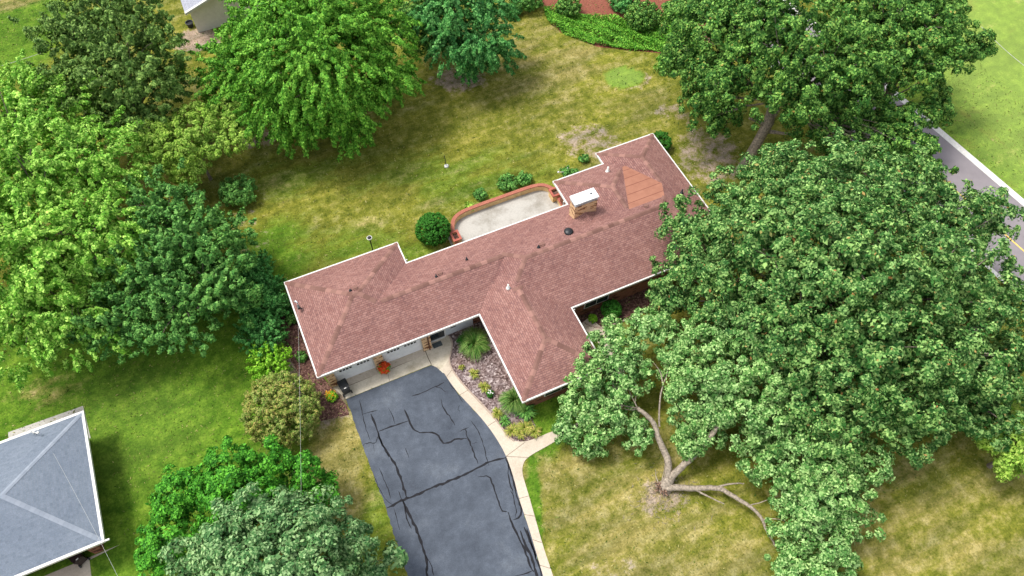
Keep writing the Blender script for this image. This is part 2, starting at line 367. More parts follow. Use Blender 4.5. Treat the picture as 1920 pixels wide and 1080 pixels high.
# driveway
Lft = pts([(649, 749), (668, 801), (684, 847), (705, 902), (723, 950), (740, 1006), (760, 1065), (780, 1130), (800, 1210)])
Rgt = smooth(pts([(808, 685), (822, 688), (833, 700), (843, 716), (862, 741), (892, 772), (914, 798), (932, 824), (949, 854), (962, 891), (973, 935), (992, 991), (1014, 1065), (1036, 1140), (1056, 1210)]), 2)
def rough(P, a, st=.25):
    Q = []
    for p, q in zip(P[:-1], P[1:]):
        n = max(1, int(math.dist(p, q)/st))
        for k in range(n):
            t = k/n; Q.append((p[0]+(q[0]-p[0])*t+random.gauss(0, a), p[1]+(q[1]-p[1])*t+random.gauss(0, a), 0))
    return Q+[P[-1]]
Lft = rough(Lft, .025); Rgt_r = rough(Rgt, .015)
struct(sheet('driveway', Lft+Rgt_r[::-1], M['asphalt'], .012), 'dark blue grey asphalt driveway with black crack sealant', 'driveway')
drive = bpy.data.objects['driveway']
cr = MB(); sc_ = 2.7
def cz(l): return [(640+x/sc_, 680+y/sc_) for x, y in l]
CR = [([(355, 172), (420, 148), (475, 122), (520, 100)], 3), ([(475, 122), (500, 128), (530, 150)], 2), ([(505, 185), (515, 230), (545, 270), (575, 318)], 3),
 ([(600, 215), (588, 230), (600, 252)], 1.5), ([(190, 348), (250, 325), (340, 295)], 4), ([(240, 228), (260, 265), (272, 312)], 2.5), ([(318, 240), (335, 268), (345, 300), (360, 335), (380, 348), (405, 357), (450, 352), (490, 365), (505, 392), (520, 410), (545, 405), (580, 385), (635, 385)], 4.5),
 ([(150, 260), (165, 300), (185, 345), (195, 390), (230, 450), (270, 510), (300, 580), (318, 640), (335, 685)], 5.5), ([(185, 345), (200, 400), (240, 480)], 3), ([(105, 265), (150, 248), (185, 240)], 2.5), ([(90, 185), (105, 240), (120, 320), (145, 390)], 2),
 ([(108, 420), (125, 408), (145, 402), (162, 410), (178, 400), (185, 375)], 2.5), ([(162, 410), (168, 450)], 1.5), ([(190, 530), (215, 590), (245, 660), (250, 690)], 2), ([(160, 560), (190, 640), (230, 700), (262, 722)], 1.5),
 ([(232, 738), (290, 705), (345, 685), (430, 645), (520, 610), (600, 578), (680, 540), (705, 522), (760, 500), (835, 480)], 6), ([(325, 435), (342, 482)], 3), ([(600, 348), (650, 325)], 2.5), ([(625, 335), (645, 390), (665, 440), (692, 512)], 3.5),
 ([(310, 700), (335, 750), (365, 810), (400, 890), (420, 960), (435, 1010), (432, 1080), (440, 1150)], 6), ([(315, 700), (325, 770), (355, 840)], 3), ([(425, 975), (455, 1020), (470, 1080)], 3), ([(265, 735), (285, 800), (295, 848)], 2), ([(290, 650), (305, 690)], 3),
 ([(690, 578), (750, 572), (770, 620), (790, 690), (810, 750), (840, 755)], 3.5), ([(835, 480), (855, 545), (880, 620), (890, 690), (915, 745), (905, 780), (870, 795)], 4.5), ([(855, 650), (870, 665), (875, 700), (890, 745), (880, 785)], 2.5),
 ([(845, 760), (870, 830), (905, 900), (935, 960), (950, 1020), (975, 1060)], 5), ([(905, 850), (930, 920), (960, 980), (990, 1080), (1010, 1150)], 6), ([(925, 830), (950, 890), (975, 950), (1000, 1030), (1020, 1100)], 5), ([(940, 840), (965, 920), (985, 990)], 4), ([(880, 1080), (930, 1068), (975, 1052)], 3.5),
 ([(545, 100), (580, 150), (615, 200)], 2), ([(655, 295), (690, 340), (715, 400), (745, 520)], 2), ([(660, 410), (690, 405)], 1.5), ([(830, 480), (845, 520), (850, 600), (870, 660)], 3)]
for P, wpx in CR:
    Q = rough(smooth(pts(cz(P)), 1), .02, .18)
    wl = [wpx*.022*(0.6+.9*random.random())*min(1, .35+min(k, len(Q)-1-k)*.3) for k in range(len(Q))]
    strip(cr, Q, wl, .018)
cs = cr.build('crack_sealant', M['sealant'], drive)
# garage apron and walk
apron = [at(628, 715)[:2], (-2.6, 24.75), (4.7, 24.75), (4.7, 25.45), (6.6, 25.45), at(843, 634)[:2], at(848, 648)[:2], at(847, 661)[:2], at(842, 673)[:2], at(845, 689)[:2], at(830, 693)[:2], at(812, 684)[:2], at(649, 749)[:2], at(645, 745)[:2]]
apron = [(-2.45, 24.75), (4.62, 24.75), (4.62, 25.5), (6.3, 25.5), *[at(*p)[:2] for p in ((842, 631), (848, 647), (847, 661), (842, 673), (838, 690), (831, 700), (820, 690), (808, 684))], at(649, 748)[:2]]
struct(sheet('garage_apron', apron, M['apron'], .02), 'pale stained concrete slab in front of the garage doors', 'slab')
ap = bpy.data.objects['garage_apron']
jb = MB()
strip(jb, [(-1.6, 24.42, 0), (.4, 24.45, 0)], .035, .026); strip(jb, [(1.7, 24.45, 0), (4.3, 24.5, 0)], .03, .026)
strip(jb, [at(797, 657), at(803, 672), at(809, 684)], .05, .026); strip(jb, [at(723, 684), at(731, 716)], .02, .026)
jb.build('joint', M['joint'], ap)
br = MB(); br.box(-1.95, .75, 24.44, 25.0, .01, .05); br.box(1.5, 4.3, 24.47, 25.0, .01, .05); br.build('door_threshold', M['conc'], ap)
walkR = smooth(pts([(842, 673), (845, 689), (859, 710), (879, 733), (900, 754), (921, 777), (938, 798), (951, 818), (964, 827), (984, 829), (1013, 819), (1029, 811), (1075, 797), (1120, 775)]), 2)
bedR = smooth(pts([(842, 673), (845, 689), (859, 710), (879, 733), (900, 754), (921, 777), (938, 798), (951, 818), (964, 827), (984, 829), (1013, 819)]), 2)
walkR2 = smooth(pts([(1120, 790), (1075, 812), (1047, 824), (1024, 838), (996, 853), (982, 865), (978, 885), (988, 917), (1003, 969), (1018, 1024), (1036, 1076), (1056, 1140), (1080, 1210)]), 2)
walk = [at(830, 693)]+walkR+walkR2+[(p[0], p[1], 0) for p in Rgt[::-1]][:-2]
struct(sheet('front_walk', walk, M['conc'], .03), 'pale concrete walk curving along the driveway to the front', 'path')
fw = bpy.data.objects['front_walk']; jb = MB()
for a, b_ in [((862, 741), (879, 731)), ((915, 799), (932, 788)), ((949, 856), (985, 829)), ((949, 856), (990, 858)), ((973, 935), (992, 930)), ((983, 965), (1003, 968)), ((999, 1012), (1016, 1018)), ((1012, 1060), (1032, 1066)), ((838, 706), (849, 692))]:
    strip(jb, [at(*a), at(*b_)], .025, .036)
jb.build('joint', M['joint'], fw)
p2 = smooth(pts([(1096, 602), (1110, 614), (1130, 632), (1143, 655), (1155, 690), (1165, 730), (1150, 770), (1110, 788)]), 2)
mb = MB(); strip(mb, p2, 1.0, .024); struct(mb.build('side_path', M['conc']), 'narrow grey concrete path passing under the split maple', 'path')
# beds
bedA = [(9.2, 25.6), (9.2, 17.2), *[p[:2] for p in bedR[::-1]], *[at(*p)[:2] for p in ((847, 661), (848, 647), (842, 631))], (6.3, 25.5)]
struct(sheet('gravel_bed', bedA, M['mulch'], .008), 'purplish gravel and mulch bed between the walk and the front wing', 'bed')
ed = MB()
for P in [pts([(842, 631), (848, 640), (848, 654), (842, 673), (845, 689), (859, 710), (879, 733), (900, 754), (921, 777), (938, 798), (951, 818), (964, 827)])]:
    P = smooth(P, 2)
    for a, b_ in zip(P[:-1], P[1:]):
        d = Vector(b_)-Vector(a); ang = math.atan2(d.y, d.x); ed.box(0, d.length+.01, -.05, .05, 0, .09, ang, a)
tag(ed.build('bed_edging', M['edging'], org=at(859, 710)), 'thin pinkish edging strip along the gravel bed beside the driveway walk', 'edging')
struct(sheet('mulch_bed', [(14.4, 22.9), (14.4, 19.0), *[at(*p)[:2] for p in ((1100, 612), (1120, 615), (1137, 617), (1180, 600), (1230, 575), (1260, 540))], (22, 22.9)], M['darkmulch'], .008), 'dark brown mulch bed in the shaded corner behind the front wing', 'bed')
ed = MB(); P = smooth(pts([(1096, 606), (1110, 613), (1132, 616), (1165, 604), (1200, 590), (1240, 565)]), 2)
for a, b_ in zip(P[:-1], P[1:]):
    d = Vector(b_)-Vector(a); ed.box(0, d.length+.01, -.05, .05, 0, .1, math.atan2(d.y, d.x), a)
tag(ed.build('bed_edging', M['edging'], org=at(1132, 616)), 'thin kerb edging around the dark mulch bed beside the round boxwood', 'edging')
struct(sheet('side_bed', pts([(515, 560), (548, 575), (600, 700), (625, 730), (650, 760), (655, 778), (600, 790), (560, 700), (525, 640)]), M['darkmulch'], .006), 'bare brown bed along the left end of the house', 'bed')
struct(sheet('island_bed', pts([(985, -60), (1020, 15), (1050, 60), (1120, 88), (1240, 100), (1330, 80), (1330, -60)]), M['redmulch'], .006), 'red mulch bed at the top of the back lawn', 'bed')
# road
a, b_ = Vector(at(1790, 277)), Vector(at(1920, 388)); d = (b_-a).normalized(); n = Vector((-d.y, d.x, 0))
if n.dot(Vector(at(1872, 514))-a) < 0: n = -n
wroad = n.dot(Vector(at(1880, 521))-a); wy = n.dot(Vector(at(1905, 458))-a); ra, rdir, rn_ = a, d, n
def rb(o0, o1): return [tuple(ra+rdir*s+rn_*o) for s, o in ((-300, o0), (200, o0), (200, o1), (-300, o1))]
struct(sheet('road', rb(0, wroad), M['road'], .012), 'grey road with pale shoulders at the right edge', 'road')
rd = bpy.data.objects['road']
for o0, o1 in ((-.62, .0), (wroad, wroad+.35)): sheet('shoulder', rough(rb(o0, o1)[:2], 0, 40)+rb(o0, o1)[2:], M['shoulder'], .02, rd)
mb = MB()
for k in range(-40, 40):
    p0, p1 = a+d*(k*4.0)+n*wy, a+d*(k*4.0+3.96)+n*wy
    strip(mb, [p0, p1], .13, .02)
mb.build('centre_line', M['yellowpaint'], rd)

# ------------------------------------------------------------------ roof machinery
EH = 2.7; SL = .424
def rect(u0, u1, v0, v1, s=SL, e=EH):     # hip roof = min of four planes (a,b,c): z=ax+by+c
    return dict(pl=[(s, 0, e-s*u0), (-s, 0, e+s*u1), (0, s, e-s*v0), (0, -s, e+s*v1)], b=(u0, u1, v0, v1), s=s, e=e)
def zp(p, x, y): return p[0]*x+p[1]*y+p[2]
def H(o, x, y): return min(zp(p, x, y) for p in o['pl'])
def clip(poly, a, b, c):                  # keep a x + b y + c >= 0
    out = []
    for i in range(len(poly)):
        p, q = poly[i], poly[(i+1) % len(poly)]; fp, fq = a*p[0]+b*p[1]+c, a*q[0]+b*q[1]+c
        if fp >= 0: out.append(p)
        if (fp > 0 > fq) or (fp < 0 < fq): t = fp/(fp-fq); out.append((p[0]+(q[0]-p[0])*t, p[1]+(q[1]-p[1])*t))
    return out
def area(P): return abs(sum(P[i][0]*P[(i+1) % len(P)][1]-P[(i+1) % len(P)][0]*P[i][1] for i in range(len(P))))/2
def roof_faces(objs):
    res = []
    for i, o in enumerate(objs):
        u0, u1, v0, v1 = o['b']
        for k, pk in enumerate(o['pl']):
            P = [(u0, v0), (u1, v0), (u1, v1), (u0, v1)]
            for l, pl in enumerate(o['pl']):
                if l != k: P = clip(P, pl[0]-pk[0], pl[1]-pk[1], pl[2]-pk[2]) if P else P
            if len(P) < 3: continue
            pieces = [P]
            for j, oj in enumerate(objs):
                if j == i: continue
                eps = 1e-4 if j > i else -1e-4
                nxt = []
                for Q in pieces:
                    rest = Q
                    for pl in oj['pl']:
                        hp = (pl[0]-pk[0], pl[1]-pk[1], pl[2]-pk[2]-eps)
                        outp = clip(rest, -hp[0], -hp[1], -hp[2]); 
                        if len(outp) > 2 and area(outp) > 1e-3: nxt.append(outp)
                        rest = clip(rest, *hp)
                        if len(rest) < 3: rest = []; break
                pieces = nxt
            res += [(i, k, pk, Q) for Q in pieces]
    return res
def caps(objs, n_rect, mat, parent, seg=.44, wd=.17):
    def HH(x, y): return max(H(o, x, y) for o in objs)
    lines = []
    for o in objs[:n_rect]:
        u0, u1, v0, v1 = o['b']; h = min(u1-u0, v1-v0)/2
        if u1-u0 > v1-v0: A, B = (u0+h, (v0+v1)/2), (u1-h, (v0+v1)/2); cs_ = [((u0, v0), A), ((u0, v1), A), ((u1, v0), B), ((u1, v1), B)]
        else: A, B = ((u0+u1)/2, v0+h), ((u0+u1)/2, v1-h); cs_ = [((u0, v0), A), ((u1, v0), A), ((u0, v1), B), ((u1, v1), B)]
        lines += cs_+[(A, B)]
    for (p, q) in lines:
        L = math.dist(p, q); 
        if L < .2: continue
        n = max(1, round(L/seg)); dx, dy = (q[0]-p[0])/L, (q[1]-p[1])/L; nx_, ny_ = -dy, dx
        mb = MB()
        for k in range(n):
            t0, t1 = k*L/n, (k+1)*L/n+.03; tm = (t0+t1)/2; x, y = p[0]+dx*tm, p[1]+dy*tm
            h = HH(x, y); hs = max(HH(x+nx_*.3, y+ny_*.3), HH(x-nx_*.3, y-ny_*.3))
            zs = max(H(o, x, y) for o in objs[:n_rect])
            mine = [o for o in objs[:n_rect]]
            if h-hs < .05: continue
            # the line must itself be the visible surface
            if not any(abs(H(o, x, y)-h) < 1e-3 and o['b'][0] <= x <= o['b'][1] and o['b'][2] <= y <= o['b'][3] for o in objs): continue
            if (round(x, 1), round(y, 1)) in seen: continue
            seen.add((round(x, 1), round(y, 1)))
            lift0, lift1 = .012, .026
            def P_(t, s, l): X_, Y_ = p[0]+dx*t+nx_*s, p[1]+dy*t+ny_*s; return (X_, Y_, HH(X_, Y_)+l)
            a0, a1, b0, b1, c0, c1 = P_(t0, -wd, lift1), P_(t1, -wd, lift0), P_(t0, 0, lift1), P_(t1, 0, lift0), P_(t0, wd, lift1), P_(t1, wd, lift0)
            n0 = len(mb.v); mb.v += [a0, a1, b1, b0, c1, c0]; mb.f += [[n0, n0+1, n0+2, n0+3], [n0+3, n0+2, n0+4, n0+5]]; mb.uv += [(0, 0)]*8
        if mb.f: mb.build('ridge_cap', mat, parent)
seen = set()
def roof_mesh(name, faces, mat, parent, pick):
    mb = MB(); g_ = math.sqrt(1+SL*SL)
    for (i, k, pk, Q) in faces:
        if not pick(i, k): continue
        P = [(x, y, zp(pk, x, y)) for x, y in Q]
        if sum(Q[j][0]*Q[(j+1) % len(Q)][1]-Q[(j+1) % len(Q)][0]*Q[j][1] for j in range(len(Q))) < 0: P = P[::-1]
        uv = [(p[1], p[0]*g_) if abs(pk[0]) > abs(pk[1]) else (p[0], p[1]*g_) for p in P]
        mb.face(P, uv)
    return mb.build(name, mat, parent)
def ring(mb, poly, off0, off1, z0, z1):
    n = len(poly)
    ar = sum(poly[j][0]*poly[(j+1) % n][1]-poly[(j+1) % n][0]*poly[j][1] for j in range(n)); sg = 1 if ar > 0 else -1
    def offp(o):
        out = []
        for j in range(n):
            a, b, c = poly[j-1], poly[j], poly[(j+1) % n]
            def nrm(p, q): L = math.dist(p, q); return ((q[1]-p[1])/L*sg, -(q[0]-p[0])/L*sg)
            n1_, n2_ = nrm(a, b), nrm(b, c); out.append((b[0]+(n1_[0]+n2_[0])*o, b[1]+(n1_[1]+n2_[1])*o))
        return out
    I, O = offp(off0), offp(off1)
    for j in range(n):
        k = (j+1) % n
        for q in ([(*I[j], z1), (*I[k], z1), (*O[k], z1), (*O[j], z1)], [(*O[j], z0), (*O[k], z0), (*I[k], z0), (*I[j], z0)],
                  [(*O[j], z0), (*O[k], z0), (*O[k], z1), (*O[j], z1)], [(*I[j], z0), (*I[k], z0), (*I[k], z1), (*I[j], z1)]): mb.face(q)
    return O

uA, uB, uF, uF2, uH, uI, uK, uN = -3.01, 5.43, 18.54, 25.06, 22.92, 28.08, 8.62, 14.65
vK, vAB, vC, vF, vH, vL, vN = 24.51, 32.6, 30.6, 33.08, 34.27, 17.32, 22.34
patch = dict(pl=[(0, -.19, 3.15+.19*32.15), (-SL, 0, EH+SL*uI), (SL, 0, EH-SL*uF), (0, SL, EH-SL*vN-.06), (0, -SL, EH+SL*vF-.02)], b=(uF, uI, 25, 33.0))
RO = [rect(uA, uB, vK, vAB), rect(uA, 21, vK, vC), rect(8.9, uI, vN, vC), rect(uK, uN, vL, 27.5), rect(uF, uF2, 23, vF), rect(uH, uI, vN, vH), patch]
house = thing('ranch_house', (12, 26, 0), 'long single storey brick house with reddish brown hipped shingle roof', 'house')
FC = roof_faces(RO)
roof = roof_mesh('roof', FC, M['roof'], house, lambda i, k: not (i == 6 and k == 0))
roof_mesh('patch', FC, M['copper'], roof, lambda i, k: i == 6 and k == 0)['label'] = 'orange brown rolled roofing patch with seams'
caps(RO, 6, M['cap'], roof)
OUT = [(uA, vK), (uK, vK), (uK, vL), (uN, vL), (uN, vN), (uI, vN), (uI, vH), (uH, vH), (uH, vF), (uF, vF), (uF, vC), (uB, vC), (uB, vAB), (uA, vAB)]
mb = MB(); ring(mb, OUT, -.03, .07, EH-.17, EH+.012); mb.build('gutter', M['white'], house)
mb = MB(); ring(mb, OUT, -.5, -.035, EH-.16, EH-.12); mb.build('soffit', M['soffit'], house)
# walls: inner outline (inset)
WY = 25.02
IN = [(uA+.45, WY+.03), (4.95, WY+.03), (4.95, 25.4), (9.1, 25.4), (9.1, vL+.45), (uN-.45, vL+.45), (uN-.45, vN+.45), (uI-.45, vN+.45), (uI-.45, vH-.45), (uH+.45, vH-.45), (uH+.45, vF-.45), (uF+.45, vF-.45), (uF+.45, vC-.45), (uB-.45, vC-.45), (uB-.45, vAB-.45), (uA+.45, vAB-.45)]
mb = MB()
for j in range(len(IN)):
    a, b_ = IN[j], IN[(j+1) % len(IN)]; d_ = math.dist(a, b_)
    if j in (0,): continue
    mb.face([(*a, 0), (*b_, 0), (*b_, EH-.17), (*a, EH-.17)], [(0, 0), (d_, 0), (d_, EH), (0, EH)])
mb.face([(uA+.45, WY+.03, 0), (4.95, WY+.03, 0), (4.95, WY+.03, EH-.17), (uA+.45, WY+.03, EH-.17)])
mb.build('wall', M['red_brick'], house)
# garage front: piers, doors
for x0, x1 in ((-2.58, -2.02), (.78, 1.42), (4.32, 4.95)):
    MB().box(x0, x1, 24.78, WY+.02, 0, EH-.18).build('brick_pier', M['tan_brick'], house)
for x0, x1 in ((-2.02, .78), (1.42, 4.32)):
    dmb = MB(); hgt = 2.2; rows = 4
    for r_ in range(rows):
        z0 = r_*hgt/rows+.05; dmb.box(x0+.1, x1-.1, WY-.04, WY, z0, z0+hgt/rows-.012)
        if r_ < 3:
            for q in range(4):
                wq = (x1-x0-.2)/4; dmb.box(x0+.1+q*wq+.09, x0+.1+(q+1)*wq-.09, WY-.055, WY-.041, z0+.1, z0+hgt/rows-.11)
    gd = dmb.build('garage_door', M['door'], house)
    fr_ = MB(); fr_.box(x0, x0+.1, WY-.06, WY, 0, 2.45); fr_.box(x1-.1, x1, WY-.06, WY, 0, 2.45); fr_.box(x0+.1, x1-.1, WY-.06, WY, 2.27, 2.45); fr_.build('frame', M['white'], gd)
    for gx_ in (x0+.4, x0+1.65):
        wn = MB()
        for q in range(4):
            zb, zt = 1.34, 1.6
            xa = gx_+q*.235; wn.box(xa, xa+.17, WY-.062, WY-.043, zb, zt)
        wn.build('window', M['glass'], gd)
# entry: siding wall, storm door, windows
mb = MB(); mb.box(4.95, 8.35, 25.32, 25.39, 0, EH-.18); mb.build('entry_wall', M['siding'], house)
dr = MB(); dr.box(5.02, 6.12, 25.27, 25.315, .12, 2.3); dr = dr.build('storm_door', M['glass'], house)
f_ = MB(); f_.box(4.97, 5.02, 25.24, 25.315, .05, 2.35); f_.box(6.12, 6.2, 25.24, 25.315, .05, 2.35); f_.box(5.02, 6.12, 25.2, 25.315, .03, .12); f_.build('frame', M['white'], dr)
for x0, x1 in ((6.42, 7.1), (7.48, 8.12)):
    wn = MB(); wn.box(x0, x1, 25.26, 25.315, 1.25, 2.1); wn = wn.build('window', M['white'], house)
    q = MB(); q.box(x0+.05, x1-.05, 25.245, 25.257, 1.72, 2.04); q.box(x0+.05, x1-.05, 25.245, 25.257, 1.3, 1.66); q.build('pane', M['glass' if 0 else 'siding'], wn)
ms = MB(); ms.box(6.62, 7.02, 25.22, 25.31, .95, 1.08); ms.build('mail_slot', M['black'], house)
# downspouts
def spout(x, y, dx=0, dy=0, mat='white', z1=2.55):
    mb = MB(); mb.box(x-.04, x+.04, y-.04, y+.04, .1, z1); mb.box(x-.04+dx*.0, x+.04+dx*.3, y-.04, y+.04+dy*.3, .04, .12); mb.build('downspout', M[mat], house)
m_ = plain('brown_downspout', (.1, .03, .02), .5); M['brownpipe'] = m_
spout(4.75, 24.71, 0, 0, 'brownpipe'); spout(5.6, 31.0, 0, 1); spout(18.45, 31.1); spout(14.85, 22.2)
# windows round the back and front wing
for (x0, x1, y, s_) in ((10.4, 12.9, vL+.43, -1), (16, 18, vN+.43, -1), (-1.5, .5, vAB-.43, 1), (8, 10.5, vC-.43, 1), (13, 16, vC-.43, 1)):
    wn = MB(); wn.box(x0, x1, min(y, y+.05*s_), max(y, y+.05*s_), .95, 2.15); wn = wn.build('window', M['white'], house)
    q = MB(); yy = y+.055*s_; q.box(x0+.08, (x0+x1)/2-.03, min(yy, yy+.01*s_), max(yy, yy+.01*s_), 1.03, 2.07); q.box((x0+x1)/2+.03, x1-.08, min(yy, yy+.01*s_), max(yy, yy+.01*s_), 1.03, 2.07); q.build('pane', M['glass'], wn)
# chimney
cx0, cx1, cy0, cy1 = 17.96, 19.78, 28.58, 29.36
mb = MB(); mb.box(cx0, cx1, cy0, cy1, 2.9, 4.98); ch = mb.build('chimney', M['tan_brick'], house)
mb = MB(); mb.box(cx0-.02, cx1+.02, cy0-.02, cy1+.02, 4.985, 5.05); mb.box(cx0+.1, cx1-.1, cy0+.1, cy1-.1, 5.05, 5.22); mb.build('crown', M['metal'], ch)
mb = MB(); mb.box(cx0-.06, cx1+.06, cy0-.06, cy1+.06, 5.22, 5.36); mb.build('cap_lid', M['capmetal'], ch)
mb = MB(); mb.box(19.35, 19.5, 28.95, 29.05, 5.36, 5.4); mb.build('bolt', M['black'], ch)
# cricket behind the chimney
xm = (cx0+cx1)/2; rz = 3.95; ry = vC-(rz-EH)/SL
mb = MB()
def rn(y): return EH+SL*(vC-y)
A = (cx0-.05, cy0, rn(cy0)+.01); B = (cx1+.05, cy0, rn(cy0)+.01); T = (xm, cy0, rz+.02); K_ = (xm, ry, rz+.02)
mb.face([A, T, K_], [(0, 0), (1, 0), (1, 1)]); mb.face([B, K_, T], [(0, 0), (1, 1), (1, 0)]); mb.build('cricket', M['roof'], roof)
# roof vents and pipes (parts of the house)
def rz_at(x, y): return max(H(o, x, y) for o in RO)
def pipe(x, y, r_, h, mat, name='vent_pipe'):
    z = rz_at(x, y); mb = MB(); mb.lathe((x, y, z-.1), [(r_*2.3, .06), (r_*2.2, .13), (r_*1.1, .2), (r_, .2), (r_, h+.1), (0, h+.1)], 12); return mb.build(name, M[mat], house, True)
pipe(11.05, 25.04, .07, .42, 'white'); pipe(22.6, 31.9, .08, .5, 'white')
pipe(6.82, 27.88, .05, .28, 'black'); pipe(9.36, 28.5, .05, .3, 'black'); pipe(14.27, 26.94, .06, .25, 'black'); pipe(26.65, 27.6, .07, .4, 'black'); pipe(1.0, 29.0, .05, .22, 'black')
for x, y in ((7.15, 28.0), (14.6, 27.0), (23.05, 26.96), (1.35, 29.0)):
    z = rz_at(x, y); mb = MB(); mb.box(x-.14, x+.14, y-.12, y+.12, z-.05, z+.1); mb.box(x-.18, x+.18, y-.02, y+.2, z+.1, z+.13); mb.build('roof_vent', M['cap'], house)
x, y = 16.85, 27.34; z = rz_at(x, y); mb = MB(); mb.lathe((x, y, z-.1), [(.2, 0), (.2, .2), (.33, .2), (.34, .26), (.24, .34), (0, .37)], 20); mb.build('turtle_vent', M['black'], house, True)
# service mast on the left end
x, y = -2.62, 30.0; z = rz_at(x, y); mb = MB()
mb.tube([(x, y, z-.1), (x, y, z+.75)], .04); mb.tube([(x, y, z+.75), (x-.05, y+.1, z+.85), (x-.14, y+.16, z+.75)], .06); mast = mb.build('service_mast', M['metal'], house, True)
mb = MB(); mb.box(x-.12, x+.05, y-.28, y-.02, z+.3, z+.5); mb.tube([(x, y-.1, z+.4), (x+.15, y-.3, z+.25)], .035); mb.build('insulator', M['black'], mast)
MAST = (x, y, z+.6)

# ------------------------------------------------------------------ patio with curved wall
pa = [(9.55, 30.0), (9.55, 33.4), *[at(*p)[:2] for p in ((858, 405), (880, 388), (935, 368), (980, 355), (1010, 352), (1035, 362))], (19.3, 33.0), (19.3, 30.0)]
struct(sheet('patio', pa, M['patio'], .014), 'stained pale concrete patio behind the house', 'patio')
pw = thing('patio_wall', (14, 34.8, 0), 'low curved yellow masonry wall with red brick coping around the patio', 'wall')
zc = .62
C0 = smooth([(10.05, 33.25, 0), (10.15, 33.8, 0), (10.55, 34.5, 0), (11.3, 34.85, 0), (12.6, 34.93, 0), (15.5, 34.93, 0), (17.6, 34.93, 0), (18.4, 34.75, 0), (18.85, 34.3, 0), (19.0, 33.95, 0)], 3)
def wallstrip(P, w0, z0, z1, name, mat, parent):
    mb = MB(); n = len(P); Ls = []
    for k in range(n):
        j0, j1 = max(0, k-1), min(n-1, k+1); e = Vector(P[j1][:2])-Vector(P[j0][:2]); Ls.append(Vector((-e.y, e.x)).normalized())
    s_ = 0
    for k in range(n-1):
        a, b_ = Vector(P[k][:2]), Vector(P[k+1][:2]); dl = (b_-a).length
        A0, A1 = a-Ls[k]*w0/2, a+Ls[k]*w0/2; B0, B1 = b_-Ls[k+1]*w0/2, b_+Ls[k+1]*w0/2
        mb.face([(*A0, z1), (*B0, z1), (*B1, z1), (*A1, z1)], [(s_, 0), (s_+dl, 0), (s_+dl, w0), (s_, w0)])
        mb.face([(*A0, z0), (*B0, z0), (*B0, z1), (*A0, z1)], [(s_, z0), (s_+dl, z0), (s_+dl, z1), (s_, z1)])
        mb.face([(*A1, z0), (*B1, z0), (*B1, z1), (*A1, z1)], [(s_, z0), (s_+dl, z0), (s_+dl, z1), (s_, z1)]); s_ += dl
    return mb.build(name, mat, parent)
wallstrip(C0, .24, 0, zc-.08, 'wall_body', M['yellowwall'], pw); wallstrip(C0, .3, zc-.08, zc, 'coping', M['redcap'], pw)
def planter(x0, x1, y0, y1):
    o = MB(); t = .1
    for q in ((x0, x1, y0, y0+t), (x0, x1, y1-t, y1), (x0, x0+t, y0+t, y1-t), (x1-t, x1, y0+t, y1-t)): o.box(*q, 0, .72)
    pb = o.build('planter_box', M['yellowwall'], pw); o = MB()
    t2 = .17; x0 -= .04; x1 += .04; y0 -= .04; y1 += .04
    for q in ((x0, x1, y0, y0+t2), (x0, x1, y1-t2, y1), (x0, x0+t2, y0+t2, y1-t2), (x1-t2, x1, y0+t2, y1-t2)): o.box(*q, .721, .8)
    o.build('coping', M['redpaint'], pb); o = MB(); o.box(x0+.15, x1-.15, y0+.15, y1-.15, .2, .55); o.build('soil', M['darkmulch'], pb)
planter(9.72, 10.35, 32.3, 33.2); planter(18.6, 19.35, 33.1, 33.9)
for (x0, x1, y0, y1) in ((9.75, 10.1, 31.2, 32.25), (18.95, 19.3, 31.6, 33.05)):
    o = MB(); o.box(x0, x1, y0, y1, 0, .45); q = o.build('wall_end', M['yellowwall'], pw); o = MB(); o.box(x0-.04, x1+.04, y0, y1, .452, .54); o.build('coping', M['redpaint'], q)

# ------------------------------------------------------------------ small objects
def wheelie(x, y, rot, mat, label, name='wheelie_bin'):
    t = thing(name, (x, y, 0), label, 'bin')
    def add(n, fn, mt, p=t):
        mb = MB(); fn(mb); o = mb.build(n, mt); c, s = math.cos(rot), math.sin(rot)
        me = o.data
        for v_ in me.vertices: v_.co = (v_.co.x*c-v_.co.y*s, v_.co.x*s+v_.co.y*c, v_.co.z)
        o.parent = p; return o
    add('body', lambda m_: m_.box(-.24, .24, -.28, .28, .08, .98, taper=.06), mat)
    def lid(m_):
        m_.box(-.32, .32, -.2, .36, .99, 1.04); m_.box(-.29, .29, -.36, -.2, .99, 1.02); m_.box(-.25, .25, -.15, .28, 1.04, 1.075)
        m_.box(-.3, .3, .36, .4, .95, 1.04)
    l_ = add('lid', lid, mat)
    add('handle', lambda m_: m_.tube([(-.26, -.38, 1.0), (-.26, -.46, 1.02), (.26, -.46, 1.02), (.26, -.38, 1.0)], .018), mat)
    for sx in (-.3, .3): add('wheel', lambda m_: m_.tube([(sx-.04, -.3, .12), (sx+.04, -.3, .12)], .12, 14), M['black'])
    add('label_plate', lambda m_: m_.box(-.08, .08, -.34, -.27, 1.02, 1.028), M['white'], l_)
    return t
wheelie(*at(644, 722, .95)[:2], .12, M['black'], 'black wheelie bin standing by the left garage pier')
wheelie(*at(141, 1043, .9)[:2], 0.45, M['brownbin'], 'dark brown wheelie bin beside the grey roofed neighbouring house')
mb = MB(); mb.box(5.03, 5.72, 24.68, 25.08, .021, .04); tag(mb.build('doormat', M['rubber'], org=(5.37, 24.85, .02)), 'dark green grey doormat on the slab before the entry door', 'doormat')
